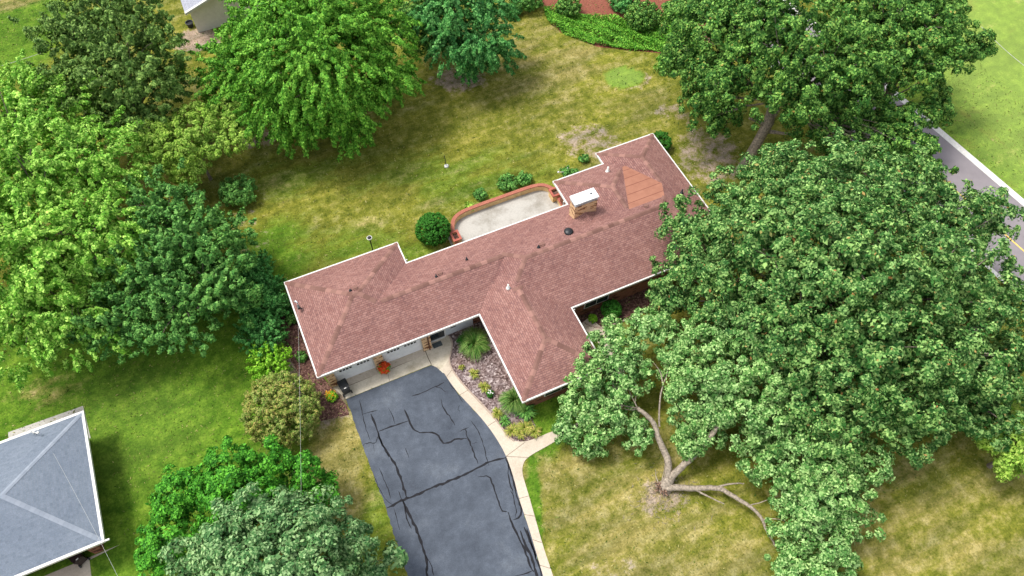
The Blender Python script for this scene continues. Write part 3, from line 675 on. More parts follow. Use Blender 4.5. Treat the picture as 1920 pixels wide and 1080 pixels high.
# lamp post behind left wing
x, y = 3.78, 34.3; lp = thing('lamp_post', (x, y, 0), 'black lamp post with round white collar behind the left wing', 'lamp post')
MB().tube([(x, y, 0), (x, y, 1.9)], .045).build('post', M['black'], lp)
mb = MB(); mb.lathe((x, y, 1.88), [(.05, 0), (.12, .05), (.19, .18), (.21, .26), (.16, .26)], 18); mb.build('collar', M['white'], lp, True)
mb = MB(); mb.lathe((x, y, 2.0), [(.1, 0), (.16, .12), (.1, .17), (0, .2)], 14); mb.build('lamp_head', M['black'], lp, True)
# stake in the lawn
x, y, _ = at(837, 312); st = thing('garden_stake', (x, y, 0), 'thin dark stake rising from a white base in the back lawn', 'stake')
MB().tube([(x, y, 0), (x-.05, y+.06, 1.3)], .032, 6).build('rod', M['black'], st)
mb = MB(); mb.lathe((x, y, 0), [(.2, 0), (.19, .1), (.12, .15), (0, .16)], 10); mb.build('base', M['white'], st)
# outlet pipe behind house
x, y, _ = at(1063, 330); sp = thing('flag_bracket', (x, y, 0), 'small white pipe stand beside the eave behind the house', 'pipe')
MB().tube([(x, y, 0), (x+.05, y+.1, .9)], .035, 8).build('pipe', M['white'], sp); MB().tube([(x, y, .5), (x-.75, y+.1, .75)], .025, 8).build('arm', M['white'], sp)
mb = MB(); mb.lathe((x-.78, y+.1, .68), [(.05, 0), (.1, .08), (.05, .16), (0, .17)], 10); mb.build('end_cap', M['white'], sp)

# ------------------------------------------------------------------ neighbouring houses
nb = thing('neighbour_house', (-24, 24, 0), 'grey hip roofed house with white gutters at the lower left', 'house')
nr = [rect(-50, -17.55, 19.55, 28.3, .36, 2.7)]
seen = set(); fr2 = roof_faces(nr); rf2 = roof_mesh('roof', fr2, M['roof_grey'], nb, lambda i, k: True); caps(nr, 1, M['cap_grey'], rf2, .3, .14)
NO = [(-50, 19.55), (-17.55, 19.55), (-17.55, 28.3), (-50, 28.3)]
mb = MB(); ring(mb, NO, -.03, .13, EH-.17, EH+.02); mb.box(-17.4, -17.15, 19.42, 19.52, EH-.1, EH+.0); mb.build('gutter', M['white'], nb)
mb = MB(); ring(mb, NO, -.5, -.035, EH-.16, EH-.12); mb.build('soffit', M['soffit'], nb)
mb = MB(); mb.box(-49.5, -18.5, 20.65, 27.9, 0, EH-.17); mb.build('wall', M['red_brick'], nb); mb = MB(); mb.box(-19.1, -18.55, 20.05, 20.6, 0, EH-.17); mb.build('brick_pier', M['red_brick'], nb)
x, y = -20.4, 28.0; z = EH+.1; mb = MB(); mb.tube([(x, y, z), (x, y, z+.5)], .03); mb.tube([(x-.28, y+.1, z+.45), (x+.4, y-.3, z+.5)], .02)
for q in (-.2, 0, .2, .36): mb.tube([(x+q-.1, y-q*.6-.12, z+.49), (x+q+.1, y-q*.6+.12, z+.49)], .012)
mb.lathe((x+.4, y-.3, z+.48), [(.08, -.05), (.08, .06), (0, .08)], 8); mb.build('antenna', M['white'], nb)
struct(sheet('neighbour_patio', [(-23.3, 27.9), (-18.3, 27.9), (-18.45, 30.5), (-23.3, 30.6)], M['patio'], .012), 'grey concrete strip behind the neighbouring house', 'slab')
struct(sheet('neighbour_driveway', [(-30, 20.0), (-17.6, 20.0), *[at(*p)[:2] for p in ((168, 1050), (172, 1085), (176, 1180))], (-30, 12)], M['conc'], .012), 'pale concrete driveway in front of the grey roofed house', 'driveway')
h2 = thing('gable_house', (0, 70, 0), 'pale sided house with light grey gable roof at the upper left', 'house')
d0 = ray(387, 0); t_ = 65.06/d0[1]; X2 = d0[0]*t_; Z2 = CH+d0[2]*t_; s2 = (Z2-2.7)/(X2+3.59); s2 = min(.6, max(.3, s2))
xr = .9; zr = 2.7+s2*(xr+3.59); xe = 2*xr+3.59
M['siding2'] = plain('beige_siding', (.74, .71, .65), .6, .05); M['roof2'] = shingle('pale_shingle', (.4, .42, .47), (.35, .37, .42), (.3, .32, .37))
mb = MB(); mb.face([(-3.59, 65.06, 2.7), (xr, 65.06, zr), (xr, 80, zr), (-3.59, 80, 2.7)]); mb.face([(xe, 65.06, 2.7), (xe, 80, 2.7), (xr, 80, zr), (xr, 65.06, zr)]); r2 = mb.build('roof', M['roof2'], h2)
mb = MB()
for xa, za, xb, zb in ((-3.6, 2.7, xr, zr), (xe, 2.7, xr, zr)):
    mb.face([(xa, 65.0, za+.02), (xb, 65.0, zb+.02), (xb, 65.25, zb+.02), (xa, 65.25, za+.02)]); mb.face([(xa, 65.0, za-.2), (xb, 65.0, zb-.2), (xb, 65.0, zb+.02), (xa, 65.0, za+.02)])
mb.build('rake_trim', M['white'], h2)
mb = MB(); a0, a1 = -3.2, xe-.4; mb.face([(a0, 65.6, 0), (a1, 65.6, 0), (a1, 65.6, 2.7+s2*.35), (xr, 65.6, zr-.1), (a0, 65.6, 2.7+s2*.35)]); mb.face([(a0, 65.6, 0), (a0, 80, 0), (a0, 80, 2.75), (a0, 65.6, 2.75)]); mb.face([(a1, 65.6, 0), (a1, 80, 0), (a1, 80, 2.75), (a1, 65.6, 2.75)]); mb.build('wall', M['siding2'], h2)
x, y, _ = at(358, 50); mb = MB(); mb.lathe((x, y, 0), [(.25, 0), (.36, .5), (.38, .52), (.3, .53), (.25, .4), (0, .4)], 16); tag(mb.build('black_tub', M['black'], org=(x, y, 0)), 'round black tub standing against the pale sided house', 'tub')

# ------------------------------------------------------------------ foliage
def nrm(a): return a/np.maximum(1e-9, np.linalg.norm(a, axis=-1, keepdims=True))
def leaves_mesh(name, Cn, Nn, Ln, size, mat, parent, aspect=.62, org=(0, 0, 0)):
    n = len(Cn); Ln = Ln-Nn*np.sum(Ln*Nn, 1, keepdims=True); Ln = nrm(Ln); B = np.cross(Nn, Ln)
    s = size[:, None]
    C_ = Cn-np.array(org)
    v = np.empty((n, 5, 3))
    v[:, 0] = C_-Ln*s*.5; v[:, 1] = C_-B*s*aspect*.5-Ln*s*.02-Nn*s*.08; v[:, 2] = C_+Ln*s*.55-Nn*s*.1; v[:, 3] = C_+B*s*aspect*.5-Ln*s*.02-Nn*s*.08
    v = v[:, :4].reshape(-1, 3)
    me = bpy.data.meshes.new(name); me.vertices.add(n*4); me.vertices.foreach_set('co', v.astype(np.float32).ravel())
    me.loops.add(n*4); me.loops.foreach_set('vertex_index', np.arange(n*4, dtype=np.int32))
    me.polygons.add(n); me.polygons.foreach_set('loop_start', np.arange(0, n*4, 4, dtype=np.int32)); me.polygons.foreach_set('loop_total', np.full(n, 4, dtype=np.int32))
    me.update(calc_edges=True); me.materials.append(mat)
    o = bpy.data.objects.new(name, me); COL.objects.link(o)
    if parent: o.parent = parent
    return o
def sph(n, rng): v = rng.normal(size=(n, 3)); return nrm(v)
def lobes_world(lobes):
    out = []
    for l in lobes:
        px, py, z, r = l[:4]; fz = l[4] if len(l) > 4 else .8
        c = at(px, py, z); k = mpp(px, py, z); q = r*k-(.32 if r*k > 1.6 else .1); out.append((c[0], c[1], z, q, q*fz))
    return out
def crown_pts(W, seed, rc=.75, nl=90, cover=1.0, elong=1.0, droop=0.0, inner=.35, leaf=.24, jit=.18, zmin=.3, upbias=.5):
    rng = np.random.default_rng(seed); Cs = []; Os = []; Rs = []
    for (x, y, z, r, rz) in W:
        ar = 4*math.pi*((r*r*r*r)+2*(r*r*rz*rz))**.5/math.sqrt(3) if 0 else 4*math.pi*(((r*r)**1.6+2*(r*rz)**1.6)/3)**(1/1.6)
        n = int(ar/(rc*rc*1.9)*cover)+3
        d = sph(n*2, rng); d = d[d[:, 2] > -.55][:n]
        rad = 1+rng.normal(0, jit*.45, len(d))-.12*rng.random(len(d))
        c = np.stack([x+d[:, 0]*r*rad, y+d[:, 1]*r*rad, z+d[:, 2]*rz*rad], 1)
        o = nrm(np.stack([d[:, 0]/r, d[:, 1]/r, d[:, 2]/rz], 1)); Cs.append(c); Os.append(o); Rs.append(np.full(len(c), 1.0))
        ni = int(n*inner); d = sph(ni, rng); q = rng.random(ni)**.5*.72
        Cs.append(np.stack([x+d[:, 0]*r*q, y+d[:, 1]*r*q, z+d[:, 2]*rz*q], 1)); Os.append(d); Rs.append(np.full(ni, -1.0))
    C = np.concatenate(Cs); O = np.concatenate(Os); K = np.concatenate(Rs)
    keep = C[:, 2] > zmin
    for (x, y, z, r, rz) in W:
        dd = ((C[:, 0]-x)/r)**2+((C[:, 1]-y)/r)**2+((C[:, 2]-z)/rz)**2
        keep &= (dd > .62) | (K < 0)
    C, O, K = C[keep], O[keep], K[keep]
    # boughs: clumps swell outwards and leave gaps on a scale of a couple of metres
    if rc > .4:
        m_n = np.zeros(len(C))
        for _ in range(5):
            kv = nrm(rng.normal(size=3))*rng.uniform(2.0, 3.6); m_n += np.sin(C@kv+rng.uniform(0, 6.28))
        m_n /= 1.8
        C = C+O*(np.where(K > 0, .28, 0)*np.clip(m_n, -1.2, 1.2))[:, None]
        kp = (K < 0) | (m_n > -.75) | (rng.random(len(C)) < .35); C, O, K = C[kp], O[kp], K[kp]
    # thin clump-size variation
    sz = rc*np.exp(rng.normal(0, .25, len(C)))
    n = np.where(K > 0, nl, int(nl*.45)).astype(int); idx = np.repeat(np.arange(len(C)), n); m_ = len(idx)
    o = O[idx]; dirv = nrm(o+np.array([0, 0, -droop])+rng.normal(0, .12, (len(C), 3))[idx])
    sp_ = sph(m_, rng); sp_ = nrm(sp_+np.array([0, 0, upbias])+o*.5)
    rr = rng.random(m_)**.35
    pos_ = sp_*(rr*sz[idx]*.8)[:, None]
    if elong > 1: t = rng.random(m_); pos_ = pos_*(1-.45*t)[:, None]*.8+dirv*((t-.35)*sz[idx]*(elong))[:, None]
    P = C[idx]+pos_
    Nn = nrm(sp_*.9+o*.35+np.array([0, 0, .12])+rng.normal(0, .38, (m_, 3)))
    Ld = nrm(sp_+np.array([0, 0, -.3])+rng.normal(0, .6, (m_, 3))+(dirv*.8 if elong > 1 else 0))
    size = leaf*np.exp(rng.normal(0, .28, m_))*np.where(K[idx] > 0, 1, 1.3)
    ok = P[:, 2] > .03
    return P[ok], Nn[ok], Ld[ok], size[ok], C[K > 0]
def wig(a, b_, n, amp, rng, sag=0):
    a, b_ = np.array(a), np.array(b_); L = np.linalg.norm(b_-a); out = []; off = np.zeros(3)
    for i in range(n+1):
        t = i/n; off = off+rng.normal(0, amp*L/n, 3) if 0 < i < n else off*(1 if i < n else 0); out.append(tuple(a+(b_-a)*t+off*(1-t)*1.2+np.array([0, 0, sag*L*math.sin(math.pi*t)])))
    return out
def tree(name, label, lobes, mat, seed, trunk=.3, base=None, bark='bark', group=None, limbs=True, trunkpath=None, cat='tree', **kw):
    W = lobes_world(lobes); rng = np.random.default_rng(seed+500)
    wts = np.array([l[3]**2 for l in W]); cx = sum(l[0]*w_ for l, w_ in zip(W, wts))/wts.sum(); cy = sum(l[1]*w_ for l, w_ in zip(W, wts))/wts.sum()
    if base is not None: bx, by = at(*base)[:2]
    else: bx, by = cx, cy
    t = thing(name, (bx, by, 0), label, cat, group)
    P, Nn, Ld, sz, CC = crown_pts(W, seed, **kw)
    leaves_mesh('crown', P, Nn, Ld, sz, mat, t, org=(bx, by, 0))
    mb = MB(); zt = max(1.0, min(l[2] for l in W)*.6)
    if trunkpath: mb.tube(trunkpath[0], trunkpath[1], 12); top = trunkpath[0][-1]
    else: 
        top = (bx*.7+cx*.3, by*.7+cy*.3, zt); mb.tube(wig((bx, by, -.05), top, 5, .05, rng), [trunk*1.35, trunk, trunk*.95, trunk*.9, trunk*.85, trunk*.8], 10)
    if limbs:
        for l in W:
            e = (l[0], l[1], l[2]); path = wig(top, e, 6, .12, rng, .03); k = trunk*.5*min(1.1, l[3]/3)
            mb.tube(path, [k, k*.85, k*.7, k*.6, k*.5, k*.4, k*.3], 7)
            near = CC[np.argsort(np.linalg.norm(CC-np.array(e), axis=1)+rng.random(len(CC))*l[3]*.7)[:9]]
            for q in near:
                s0 = path[rng.integers(2, 7)]; mb.tube(wig(s0, q, 4, .12, rng, .02), [k*.4, k*.3, k*.22, k*.15, k*.08], 5, False)
    mb.build('trunk', M[bark], t, True)
    return t
LM = {
 'lime': leafmat('leaf_lime', (.055, .18, .016), (.14, .37, .03), (.45, .72, .14), (1.45, 1.3, 1.3)),
 'green': leafmat('leaf_green', (.028, .1, .02), (.06, .2, .035), (.2, .42, .1), (1.5, 1.35, 1.2)),
 'olive': leafmat('leaf_olive', (.035, .085, .018), (.085, .18, .032), (.26, .4, .1), (1.4, 1.35, 1.2)),
 'bright': leafmat('leaf_bright', (.035, .14, .012), (.08, .26, .02), (.24, .5, .06), (1.35, 1.3, 1.3)),
 'spruce': leafmat('leaf_spruce', (.018, .1, .024), (.045, .2, .042), (.17, .42, .12)),
 'yellowgreen': leafmat('leaf_yellowgreen', (.09, .2, .02), (.19, .36, .04), (.4, .56, .11)),
 'maple': leafmat('leaf_maple', (.013, .058, .012), (.038, .135, .025), (.29, .48, .15), (1.6, 1.45, 1.3), accent=(.3, .14, .05)),
 'maple2': leafmat('leaf_maple2', (.028, .095, .02), (.09, .235, .05), (.4, .6, .23), (1.45, 1.35, 1.2)),
 'oak': leafmat('leaf_oak', (.013, .056, .01), (.038, .135, .02), (.24, .44, .09), (1.5, 1.45, 1.3), accent=(.28, .2, .05)),
 'deep': leafmat('leaf_deep', (.015, .09, .008), (.04, .19, .014), (.13, .42, .04)),
 'grey': leafmat('leaf_greygreen', (.028, .095, .028), (.08, .2, .06), (.3, .46, .2), (1.4, 1.3, 1.25)),
 'box': leafmat('leaf_box', (.016, .08, .01), (.03, .15, .014), (.08, .27, .035), (1.2, 1.2, 1.1)),
 'rust': leafmat('leaf_rust', (.08, .18, .025), (.2, .33, .055), (.42, .4, .14), (1.3, .9, .8), .9),
 'juniper': leafmat('leaf_juniper', (.025, .12, .025), (.05, .22, .045), (.15, .38, .1)),
 'chart': leafmat('leaf_chartreuse', (.08, .25, .01), (.16, .42, .02), (.32, .55, .06)),
 'ornam': leafmat('blade_green', (.04, .13, .018), (.1, .24, .04), (.28, .38, .11), (1.1, 1.1, 1)),
 'lily': leafmat('blade_lily', (.12, .2, .02), (.28, .34, .05), (.48, .42, .13), (1.1, 1, 1)),
 'redfl': leafmat('petal_red', (.45, .03, .01), (.6, .06, .015), (.65, .13, .03), (1, 1, 1)),
 'yelfl': leafmat('petal_yellow', (.6, .3, .01), (.7, .45, .02), (.75, .25, .02), (1, 1, 1)),
}
BIG = dict(rc=.52, nl=110, leaf=.185, jit=.45, cover=.95, inner=.6)
tree('maple_tree', 'large yellow green maple filling the left edge of the photo', [(40, 210, 7, 95), (120, 200, 6.5, 60), (60, 330, 7.5, 130), (170, 310, 7, 85), (50, 470, 7, 130), (190, 440, 6.5, 85), (230, 500, 5, 55), (60, 590, 5, 110), (150, 610, 4.2, 75), (-60, 400, 7, 120)], LM['lime'], 1, .35, elong=1.7, droop=.5, **BIG)
tree('maple_tree', 'mid green tree between the yellow green maple and the left end of the house', [(300, 390, 5.5, 68), (350, 450, 5.5, 85), (280, 510, 5, 85), (390, 520, 4.8, 75), (330, 590, 4.2, 80), (225, 600, 4, 70), (430, 560, 3.6, 48), (430, 440, 4, 40)], LM['green'], 2, .25, elong=1.4, droop=-.5, **BIG)
tree('dark_tree', 'dense dark olive tree at the top left behind the other trees', [(140, 70, 8.5, 72), (210, 20, 9, 90), (285, 75, 8, 50), (230, 120, 8, 100), (150, 150, 6, 70), (260, 200, 5.5, 75), (300, 150, 6, 50), (200, 230, 4, 50)], LM['olive'], 3, .3, elong=1.3, droop=-.1, **BIG)
tree('linden_tree', 'bright green drooping tree left of centre at the top edge', [(495, 55, 7, 76), (580, 20, 9, 125), (690, 70, 7, 80), (600, 110, 7.5, 130), (450, 150, 5, 78), (520, 200, 4.5, 75), (640, 200, 4.2, 72), (730, 150, 4.5, 55), (440, 110, 5, 42), (560, 240, 2.6, 46), (655, 245, 2.6, 42)], LM['bright'], 4, .3, elong=2.0, droop=.6, base=(578, 235), **BIG)
tree('spruce_tree', 'blue green evergreen at the top edge right of the bright green tree', [(850, 10, 7, 62), (915, 20, 6, 52), (900, 80, 4.5, 58), (845, 75, 5, 50), (930, 100, 2.8, 38), (890, 115, 2.5, 36), (800, 25, 6, 42)], LM['spruce'], 5, .25, elong=1.8, droop=.6, base=(865, 120), **BIG)
SM = dict(rc=.38, nl=60, leaf=.15, jit=.2)
tree('dogwood_tree', 'small light green tree of flat rounded lobes below the dark olive tree', [(288, 258, 5.0, 46, .6), (340, 272, 4.8, 50, .6), (370, 232, 5.2, 50, .6), (428, 212, 4.8, 40, .6), (440, 255, 4.2, 38, .6), (300, 300, 4, 52, .6), (400, 270, 4.2, 40, .6), (350, 315, 3.4, 42, .6)], LM['yellowgreen'], 6, .12, limbs=True, **SM)
tree('shrub', 'lone leafy green shrub on the grass below the small lobed tree', [(445, 358, .95, 38, .7)], LM['green'], 7, .06, cat='shrub', rc=.3, nl=60, leaf=.13, zmin=.05)
# oak with the visible leaning trunk
b0 = Vector(at(1392, 318)); z1 = 4.6; t1 = Vector(at(1442, 228, z1)); tp = [b0-Vector((0, 0, .1)), b0+Vector((0, 0, .15)), b0.lerp(t1, .25), b0.lerp(t1, .5), b0.lerp(t1, .75), t1, Vector(at(1450, 190, 6.4))]
tree('oak_tree', 'large dark green oak with thick leaning grey trunk right of the house', [(1290, 40, 8, 58), (1300, 110, 6.5, 58), (1325, 190, 4.8, 52), (1275, 110, 5, 38), (1380, 40, 10, 95), (1370, 140, 8, 72), (1470, 60, 11, 105), (1480, 170, 8, 78), (1570, 130, 9, 88), (1540, 220, 5.5, 65), (1345, 222, 4.2, 34), (1590, 280, 4.5, 52), (1660, 270, 4.5, 45), (1700, 300, 3.5, 40), (1745, 315, 3, 30), (1340, 5, 8, 60), (1600, 220, 4.5, 50)], LM['oak'], 8, .42, trunkpath=([tuple(p) for p in tp], [.62, .5, .43, .4, .4, .42, .3]), base=(1392, 318), bark='palebark', **BIG)
tree('oak_tree', 'dark green tree at the top right reaching over the road', [(1640, 40, 9, 95), (1720, 30, 9, 85), (1700, 110, 8, 75), (1620, 130, 7, 80), (1780, 95, 7.5, 50), (1830, 100, 7, 38), (1780, 30, 8, 40), (1650, 210, 5, 42), (1700, 235, 4.5, 48), (1745, 200, 5, 35), (1735, 270, 4, 28)], LM['oak'], 9, .35, base=(1640, 240), **BIG)
tree('dark_tree', 'dark evergreen in the shade between the bright green tree and the blue green evergreen', [(800, 20, 4, 50), (810, 70, 3.4, 42), (775, 40, 4, 40)], LM['oak'], 19, .2, base=(815, 110), **BIG)
tree('maple_tree', 'huge full green maple covering the right end of the house and the roadside', [(1540, 370, 8.5, 115), (1660, 360, 8, 100), (1450, 335, 6.5, 58), (1395, 385, 7, 72), (1290, 420, 5.5, 55), (1310, 500, 5, 75), (1450, 470, 9.5, 120), (1600, 500, 10.5, 150), (1750, 430, 7.5, 95), (1840, 410, 6, 55), (1780, 540, 7.5, 115), (1500, 600, 8, 120), (1650, 650, 8.5, 145), (1800, 660, 6, 110), (1870, 560, 5, 50), (1560, 740, 6, 105), (1700, 770, 5, 85), (1840, 760, 4, 75), (1380, 560, 6, 85), (1260, 560, 3.5, 48), (1900, 690, 4, 60)], LM['maple'], 10, .5, **BIG)
ok_ = [o_ for o_ in COL.objects if o_.get('label', '').startswith('large dark green oak')][0]
q_ = MB(); q_.tube(wig(at(1432, 245, 3.6), at(1492, 252, 4.4), 5, .06, np.random.default_rng(3)), [.2, .17, .14, .12, .1, .08], 9); q_.tube(wig(at(1440, 232, 4.3), at(1462, 205, 6), 4, .05, np.random.default_rng(4)), [.22, .18, .16, .13, .1], 9); q_.tube(wig(at(1437, 235, 4.2), at(1405, 222, 5.2), 4, .05, np.random.default_rng(6)), [.2, .16, .12, .1, .08], 9)
q_.build('limb', M['palebark'], ok_, True)
# split maple: visible limbs from a broken base
TP = dict(rc=.46, nl=95, leaf=.17, jit=.35)
sm = tree('split_maple', 'half fallen maple with splayed pale limbs and broken base on the front lawn', [(1150, 640, 3.4, 50), (1215, 615, 4, 48), (1265, 640, 4, 42), (1110, 700, 2.8, 42), (1160, 715, 3, 45), (1095, 765, 2.2, 42), (1150, 790, 2, 50), (1070, 800, 1.5, 33), (1100, 835, 1.2, 36), (1190, 815, 1.6, 32),
  (1330, 640, 5, 55), (1400, 620, 6, 70), (1350, 700, 5, 62), (1430, 700, 6, 75), (1480, 650, 6, 60), (1400, 770, 4.6, 62), (1480, 780, 4.5, 72), (1320, 800, 2.6, 42), (1290, 830, 2, 26), (1285, 735, 3.6, 34), (1300, 785, 3.0, 38), (1335, 760, 3.6, 40), (1300, 680, 4, 34), (1210, 690, 3.2, 26),
  (1440, 860, 3.2, 52), (1520, 860, 4, 70), (1480, 930, 2.6, 42), (1560, 920, 3.4, 58), (1510, 1000, 2.4, 52), (1560, 1040, 2.2, 50), (1490, 1070, 1.6, 40), (1470, 895, 3, 44), (1530, 955, 3.2, 58), (1610, 880, 4, 46), (1600, 965, 3, 40), (1480, 1020, 1.8, 38), (1560, 1100, 2.4, 60), (1420, 830, 3, 30), (1270, 690, 3.6, 26)], LM['maple2'], 12, .2, base=(1243, 915), limbs=False,
  trunkpath=([tuple(Vector(at(1243, 917))-Vector((0, 0, .1))), tuple(Vector(at(1250, 908, .25))), tuple(Vector(at(1256, 895, .6)))], [.55, .42, .34]), bark='palebark', **TP)
mb = MB(); rng = np.random.default_rng(5)
def limb(pl, r0, r1, sub=2):
    P = smooth([at(*p) for p in pl], sub); n = len(P); P = [tuple(np.array(p)+rng.normal(0, .015, 3)) for p in P]; mb.tube(P, [r0+(r1-r0)*i/(n-1) for i in range(n)], 9); return P
la = limb([(1250, 908, .2), (1256, 870, 1.2), (1243, 840, 1.6), (1232, 815, 2.0), (1230, 800, 2.2), (1215, 780, 2.5), (1195, 765, 2.7)], .27, .12)
limb([(1225, 812, 2.0), (1205, 803, 2.1), (1180, 800, 2.0)], .08, .03); limb([(1236, 800, 2.0), (1236, 750, 2.7), (1243, 720, 3.2)], .07, .04)
limb([(1252, 905, .3), (1268, 885, 1.0), (1295, 860, 1.8), (1315, 842, 2.3), (1345, 800, 3.4), (1380, 740, 4.2)], .27, .12)
lc = limb([(1248, 915, .3), (1280, 914, .6), (1310, 917, .7), (1345, 913, .9), (1375, 930, 1.0), (1405, 948, 1.2), (1425, 965, 1.2), (1440, 1000, 1.0), (1455, 1025, .9)], .23, .05)
limb([(1340, 914, .9), (1365, 907, 1.1), (1395, 906, 1.2)], .09, .03); limb([(1300, 916, .7), (1325, 930, .8), (1358, 945, .8)], .08, .03)
for q in [((1195, 765, 2.7), (1180, 735, 3), (1172, 705, 3.1)), ((1195, 765, 2.7), (1165, 760, 2.9), (1140, 745, 2.8)), ((1190, 755, 2.7), (1195, 725, 3), (1180, 700, 3.2)), ((1243, 720, 3.2), (1238, 695, 3.4), (1225, 680, 3.6)), ((1243, 720, 3.2), (1252, 700, 3.6), (1250, 680, 3.8)), ((1200, 765, 2.6), (1180, 770, 2.6), (1160, 762, 2.6)), ((1180, 745, 2.9), (1165, 730, 3), (1150, 738, 2.9)),
          ((1405, 948, 1.2), (1430, 940, 1.6), (1460, 930, 2)), ((1430, 975, 1.1), (1455, 970, 1.6), (1490, 985, 2)), ((1440, 1000, 1), (1465, 1000, 1.2), (1480, 1030, 1.4)), ((1345, 800, 3.4), (1340, 770, 3.8), (1330, 740, 4.4)), ((1240, 908, .2), (1243, 890, .6), (1246, 875, .8)), ((1236, 912, .2), (1230, 895, .5), (1228, 880, .7)), ((1310, 845, 2.3), (1290, 835, 2.3), (1270, 838, 2.1))]:
    limb(q, .045, .012, 1)
mb.build('limb', M['palebark'], sm, True)
rw = MB(); x, y, _ = at(1240, 918)
for k in range(26):
    a_ = rng.random()*6.28; r_ = .15+rng.random()*.55; rw.tube([(x, y, .1), (x+math.cos(a_)*r_*.6, y+math.sin(a_)*r_*.6, .25+rng.random()*.3), (x+math.cos(a_)*r_, y+math.sin(a_)*r_, .05+rng.random()*.5)], [.09, .06, .012], 5)
rw.build('broken_stump', M['rottenwood'], sm)
tw = MB(); rng = np.random.default_rng(31)
for k in range(160):
    a_ = rng.random()*6.283; rr_ = abs(rng.normal(0, 1.3))+.3; px_, py_ = x-.1+math.cos(a_)*rr_, y-.3+math.sin(a_)*rr_*.8; b2 = rng.random()*6.28; L2 = .12+rng.random()*.35
    tw.tube([(px_, py_, .025), (px_+math.cos(b2)*L2*.5, py_+math.sin(b2)*L2*.5, .05), (px_+math.cos(b2+.4)*L2, py_+math.sin(b2+.4)*L2, .02)], [.014, .012, .005], 4, False)
tag(tw.build('fallen_twigs', M['palebark'], org=(x, y, 0)), 'loose broken twigs and splinters scattered around the broken maple base', 'twigs', kind='stuff')
# lower left trees
tree('walnut_tree', 'dark green tree by the lower edge behind the grey green tree', [(340, 930, 3.6, 58), (420, 890, 4.5, 62), (500, 875, 4, 58), (560, 900, 3.4, 50), (330, 1000, 3.4, 55), (610, 930, 2.6, 38), (460, 950, 5, 70), (300, 1050, 2.8, 40)], LM['deep'], 14, .2, **dict(TP, cover=1.1))
tree('ash_tree', 'grey green tree at the bottom edge left of the driveway', [(420, 1010, 6, 62), (500, 970, 6.5, 68), (590, 980, 6, 58), (560, 1040, 7.5, 82), (460, 1060, 7, 75), (640, 1040, 5, 52), (370, 1060, 5, 55), (600, 1100, 7, 80), (500, 1120, 7, 80), (740, 1045, 2.6, 26), (700, 1075, 3, 24), (670, 1000, 3.2, 22)], LM['grey'], 15, .25, **BIG)
tree('yellow_tree', 'yellow green small tree at the right edge below the huge maple', [(1880, 835, 3, 42), (1910, 870, 3, 38), (1930, 830, 3.2, 40)], LM['yellowgreen'], 16, .15, **TP)

# shrubs
def bush(px, py, rpx, label, mat, seed, name='shrub', h=1.0, group=None, zc=None, leaf=.1, rc=.16, nl=45, jit=.1, cat='shrub', inner=.5, elong=1.0, droop=0):
    k = mpp(px, py); r = rpx*k; rz = r*h; z = rz*.85 if zc is None else zc
    c = at(px, py, z); t = thing(name, (c[0], c[1], 0), label, cat, group)
    W = [(c[0], c[1], z, r*.9, rz*.9)]
    P, Nn, Ld, sz, CC = crown_pts(W, seed, rc=rc, nl=nl, leaf=leaf, jit=jit, inner=inner, zmin=.02, upbias=.2, elong=elong, droop=droop)
    leaves_mesh('foliage', P, Nn, Ld, sz, mat, t, org=(c[0], c[1], 0))
    mb = MB()
    for q in range(6):
        e = CC[(q*37) % len(CC)]; mb.tube([(c[0], c[1], 0), tuple((np.array((c[0], c[1], 0))+e)/2+np.array((0, 0, .05))), tuple(e)], [.03, .02, .008], 5)
    mb.build('stem', M['bark'], t); return t
bush(812, 430, 35, 'clipped round boxwood at the left end of the patio wall', LM['box'], 21, 'boxwood', .85, leaf=.08, rc=.14, jit=.05)
bush(1146, 580, 20, 'clipped round boxwood in the dark mulch corner bed', LM['box'], 22, 'boxwood', .85, leaf=.07, rc=.12, jit=.06)
bush(1111, 597, 9, 'small yellow green plant beside the boxwood in the dark mulch', LM['chart'], 23, 'garden_plant', .7, leaf=.09, rc=.1, nl=20)
bush(1238, 266, 22, 'dark rounded shrub behind the far corner of the house', LM['box'], 24, 'shrub', .8, leaf=.08)
bush(528, 768, 74, 'big round rust tinged shrub beside the driveway', LM['rust'], 25, 'hydrangea', .8, leaf=.1, rc=.2, nl=60, jit=.14)
for i_, (px, py, r_, mt, lb) in enumerate([(465, 545, 40, 'juniper', 'feathery evergreen shrub, the uppermost of the row left of the house'), (495, 585, 40, 'juniper', 'feathery evergreen shrub, second from the top in the row left of the house'), (505, 540, 26, 'juniper', 'feathery evergreen shrub nearest the back lawn beside the left eave'), (490, 630, 42, 'juniper', 'feathery evergreen shrub just above the bright yellow green shrub'), (505, 682, 36, 'chart', 'bright yellow green shrub between the evergreens and the round rust tinged shrub'), (528, 575, 24, 'juniper', 'small feathery evergreen shrub of the row closest to the left house wall'), (478, 505, 34, 'juniper', 'feathery evergreen shrub of the row half under the mid green tree')]):
    bush(px, py, r_, lb, LM[mt], 30+i_, 'juniper' if mt == 'juniper' else 'shrub', .75, 'row of shrubs along the left end of the house' if mt == 'juniper' else None, leaf=.14, rc=.3, nl=50, jit=.3, elong=1.8, droop=-.4)
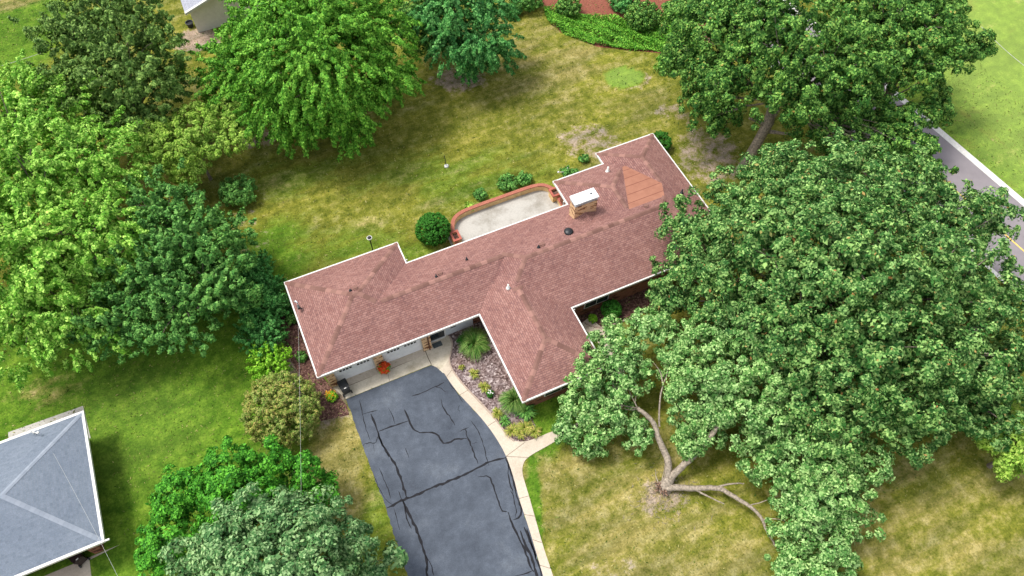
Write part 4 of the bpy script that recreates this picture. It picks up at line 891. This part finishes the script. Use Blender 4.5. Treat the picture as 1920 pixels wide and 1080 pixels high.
for i_, (px, py, r_, lb) in enumerate([(900, 364, 12, 'low green plant outside the middle of the curved patio wall'), (952, 342, 19, 'leafy green plant outside the patio wall near its right bend'), (982, 334, 15, 'leafy green plant at the outside of the patio wall by the right planter'), (880, 388, 9, 'small yellowish plant outside the left bend of the patio wall'), (1070, 325, 16, 'low green plant under the rear eave beside the white pipe'), (1095, 297, 9, 'tiny green weed clump in the bare soil behind the house')]):
    bush(px, py, r_, lb, LM['green' if i_ != 3 else 'yellowgreen'], 50+i_, 'garden_plant', .6, 'plants outside the patio wall' if i_ < 4 else None, leaf=.14, rc=.2, nl=35, jit=.25)
for i_, (px, py, r_, mt, lb) in enumerate([(988, -2, 30, 'green', 'dark shrub at the top edge right of the blue green evergreen'), (1065, 12, 24, 'oak', 'olive shrub between the red mulch patches at the top edge'), (1170, 2, 26, 'spruce', 'blue green shrub at the top edge in the red mulch'), (1205, 30, 34, 'oak', 'olive green shrub beside the oak at the top of the island bed'), (960, 22, 16, 'spruce', 'small dark shrub tucked under the blue green evergreen'), (1248, 118, 18, 'bright', 'bright green sprout under the left side of the oak'), (545, 600, 10, 'green', 'small green plant against the left end wall of the house'), (566, 668, 9, 'green', 'tiny green plant near the front left corner of the house')]):
    bush(px, py, r_, lb, LM[mt], 60+i_, 'shrub', .7, None, leaf=.15, rc=.25, nl=40, jit=.2)

# ground cover crescent
poly = [at(*p)[:2] for p in ((1018, 18), (1030, 45), (1060, 66), (1110, 84), (1170, 94), (1245, 98), (1300, 85), (1300, 20), (1230, 35), (1180, 40), (1130, 34), (1085, 30), (1050, 15))]
def inpoly(x, y, P):
    c = np.zeros(len(x), bool)
    for i in range(len(P)):
        (x1, y1), (x2, y2) = P[i], P[i-1]
        with np.errstate(divide='ignore', invalid='ignore'): c ^= ((y1 > y) != (y2 > y)) & (x < (x2-x1)*(y-y1)/(y2-y1)+x1)
    return c
rng = np.random.default_rng(77); PA = np.array(poly); lo, hi = PA.min(0), PA.max(0); q = rng.random((52000, 2))*(hi-lo)+lo; q = q[inpoly(q[:, 0], q[:, 1], poly)]
hz = .35+.25*np.sin(q[:, 0]*1.7)*np.cos(q[:, 1]*2.1)+.15*np.sin(q[:, 0]*4.3+q[:, 1]*3); n_ = len(q); z = np.maximum(.03, hz*rng.random(n_)**.3+rng.normal(0, .05, n_))
P = np.stack([q[:, 0], q[:, 1], z], 1); Nn = nrm(rng.normal(0, .6, (n_, 3))+np.array([0, 0, .9])); Ld = nrm(rng.normal(0, 1, (n_, 3))+np.array([0, 0, .4]))
o = leaves_mesh('ground_cover', P, Nn, Ld, .2*np.exp(rng.normal(0, .3, n_)), LM['bright'], None, .45); tag(o, 'crescent of low glossy green ground cover at the top of the back lawn', 'ground cover', kind='stuff')

# grasses and lilies
def blades(px, py, r, h, n, wd, label, mat, seed, name, cat='plant', group=None, lean=1.0, flower=None):
    rng = np.random.default_rng(seed); x, y, _ = at(px, py); t = thing(name, (x, y, 0), label, cat, group); mb = MB()
    for k in range(n):
        a_ = rng.random()*6.283; a_ += .35*math.sin(3*a_+seed); L = (.35+.65*rng.random()**.6)*(1+.14*math.sin(2*a_+seed)+.1*math.sin(5*a_+2*seed)); hh = h*(.6+.4*rng.random())*(1-.5*(L-.35)); b0_ = rng.random()*.22*r
        w_ = wd*(.7+.6*rng.random()); dx, dy = math.cos(a_), math.sin(a_); sx, sy = -dy*w_/2, dx*w_/2
        pr = []
        for s_ in (0, .33, .66, 1.0):
            rr = b0_+(r-b0_)*L*lean*s_**1.4; zz = hh*math.sin(min(1, s_*1.15)*math.pi*.72)/.98 if s_ > 0 else 0; pr.append((x+dx*rr, y+dy*rr, max(.01, zz)))
        n0 = len(mb.v)
        for q_, p_ in enumerate(pr): f_ = (1, .9, .6, .08)[q_]; mb.v += [(p_[0]-sx*f_-x, p_[1]-sy*f_-y, p_[2]), (p_[0]+sx*f_-x, p_[1]+sy*f_-y, p_[2])]
        for q_ in range(3): mb.f.append([n0+2*q_, n0+2*q_+1, n0+2*q_+3, n0+2*q_+2]); mb.uv += [(0, 0)]*4
    o = mb.build('blades', mat); o.parent = t
    if flower:
        m_ = 60; C_ = np.stack([rng.normal(0, r*.45, m_), rng.normal(0, r*.45, m_), h*.8+rng.random(m_)*h*.5], 1)
        leaves_mesh('blossom', C_, nrm(rng.normal(0, .5, (m_, 3))+np.array([0, 0, 1])), sph(m_, rng), np.full(m_, .12), flower, t, .8)
    return t
blades(890, 650, 1.35, 1.25, 1500, .035, 'tall fountain grass clump in the corner by the entry wall', LM['ornam'], 81, 'fountain_grass')
blades(872, 640, .7, .7, 400, .04, 'low dark grass clump between the entry slab and the taller grass', LM['box'], 82, 'grass_clump')
blades(966, 757, 1.2, 1.3, 1400, .035, 'tall fountain grass clump at the front corner of the wing', LM['ornam'], 83, 'fountain_grass')
blades(985, 775, .8, .8, 350, .1, 'leafy dark green clump below the front corner of the wing', LM['green'], 84, 'leafy_plant')
LLS = [(866, 688, .28, 'tiny yellow green lily at the upper edge of the gravel bed'), (889, 700, .5, 'yellow green lily clump in the gravel bed, second from the top'), (908, 725, .52, 'yellow lily clump in the middle of the gravel bed'), (932, 773, .5, 'orange tipped lily clump beside the walk left of the tall grass'), (947, 788, .5, 'dark green low clump beside the walk at the bed corner'), (960, 806, .62, 'yellow lily clump at the bend of the walk'), (985, 800, .75, 'pale striped lily clump right of the walk bend'), (1003, 808, .6, 'lily clump with brown leaf tips at the right end of the bed'), (975, 812, .5, 'lily clump nearest the walk at the lower end of the bed')]
for i_, (px, py, r_, lb) in enumerate(LLS):
    blades(px, py+3, r_, .4, int(260*r_), .06, lb, LM['lily' if i_ != 4 else 'green'], 90+i_, 'daylily', group='lily clumps in the gravel bed')
# white flowered plant, potted flowers
t = bush(921-2, 736+2, 7, 'small dark plant with white flowers in the gravel bed', LM['box'], 101, 'flowering_plant', .8, leaf=.09, rc=.1, nl=25)
x, y = t.location[0], t.location[1]; rng = np.random.default_rng(4); leaves_mesh('blossom', np.stack([rng.normal(0, .08, 14), rng.normal(0, .08, 14), .42+rng.random(14)*.06], 1), nrm(rng.normal(0, .3, (14, 3))+np.array([0, 0, 1])), sph(14, rng), np.full(14, .1), M['white'], t, .9)
x, y = 1.28, 24.35; t = thing('flower_pot', (x, y, 0), 'pot of red orange flowers between the two garage doors', 'flower pot')
mb = MB(); mb.lathe((x, y, 0), [(.16, .02), (.24, .38), (.26, .4), (.26, .44), (.22, .44), (.2, .38), (0, .36)], 16); mb.build('pot', M['terracotta'], t, True)
W = [(x, y, .68, .36, .26)]; P, Nn, Ld, sz, CC = crown_pts(W, 7, rc=.12, nl=22, leaf=.1, inner=.5, zmin=.3); leaves_mesh('foliage', P, Nn, Ld, sz, LM['chart'], t, org=(x, y, 0))
W = [(x, y, .76, .38, .28)]; P, Nn, Ld, sz, CC = crown_pts(W, 8, rc=.12, nl=16, leaf=.11, inner=.1, zmin=.5); leaves_mesh('blossom', P, Nn, Ld, sz, LM['redfl'], t, .9, org=(x, y, 0))
t = bush(622, 744, 10, 'bright plant with yellow orange flowers left of the bin', LM['chart'], 103, 'flowering_plant', .7, leaf=.11, rc=.12, nl=25)
rng = np.random.default_rng(9); leaves_mesh('blossom', np.stack([rng.normal(-.05, .15, 70), rng.normal(.08, .15, 70), .42+rng.random(70)*.12], 1), nrm(rng.normal(0, .4, (70, 3))+np.array([0, 0, 1])), sph(70, rng), np.full(70, .1), LM['yelfl'], t, .9)

# overhead wires
def wire(p, q, label, sag=.4, r_=.014):
    P = [tuple(Vector(p).lerp(Vector(q), k/16)-Vector((0, 0, sag*4*(k/16)*(1-k/16)))) for k in range(17)]
    tag(MB().tube(P, r_, 5).build('overhead_wire', M['wire'], org=P[0]), label, 'wire')
wire(MAST, at(566, 1100, 6.5), 'thin service wire running down from the mast over the round shrub', .2, .006)
wire(at(100, 850, 4.4), at(245, 1130, 6.0), 'thin pale wire crossing the corner of the grey roof', .2, .006)
wire(at(1840, 50, 7), at(1990, 170, 7), 'thin power line over the far field at the top right', .3, .018)
wire(at(-40, 135, 7), at(150, 70, 7), 'thin pale line over the grass at the top left', .2, .016)

# small litter on the ground: grass tufts and fallen chips (nobody could count them)
rng = np.random.default_rng(123); n_ = 110000; q = np.stack([rng.uniform(-26, 62, n_), rng.uniform(2, 78, n_)], 1)
bad = np.zeros(n_, bool)
for pl in ([p[:2] for p in Lft+Rgt_r[::-1]], [p[:2] for p in walk], apron, bedA, [(p[0], p[1]) for p in rb(-.7, wroad+.4)], IN, pa, [(-50, 19.4), (-17.4, 19.4), (-17.4, 28.4), (-50, 28.4)], [(-30, 12), (-30, 20), (-17, 20), (-17, 12)]):
    bad |= inpoly(q[:, 0], q[:, 1], [tuple(p) for p in pl])
q = q[~bad]; n_ = len(q)
P = np.stack([q[:, 0], q[:, 1], rng.uniform(.02, .06, n_)], 1); Nn = nrm(rng.normal(0, .7, (n_, 3))+np.array([0, 0, .8]))
M['tuft'] = leafmat('grass_tuft', (.035, .08, .01), (.1, .15, .02), (.36, .33, .13), (1.2, 1.1, 1), .2)
o = leaves_mesh('grass_tufts', P, Nn, sph(n_, rng), .11*np.exp(rng.normal(0, .35, n_)), M['tuft'], None, .4); tag(o, 'sparse tufts of coarser grass standing in the lawn', 'grass', kind='stuff')
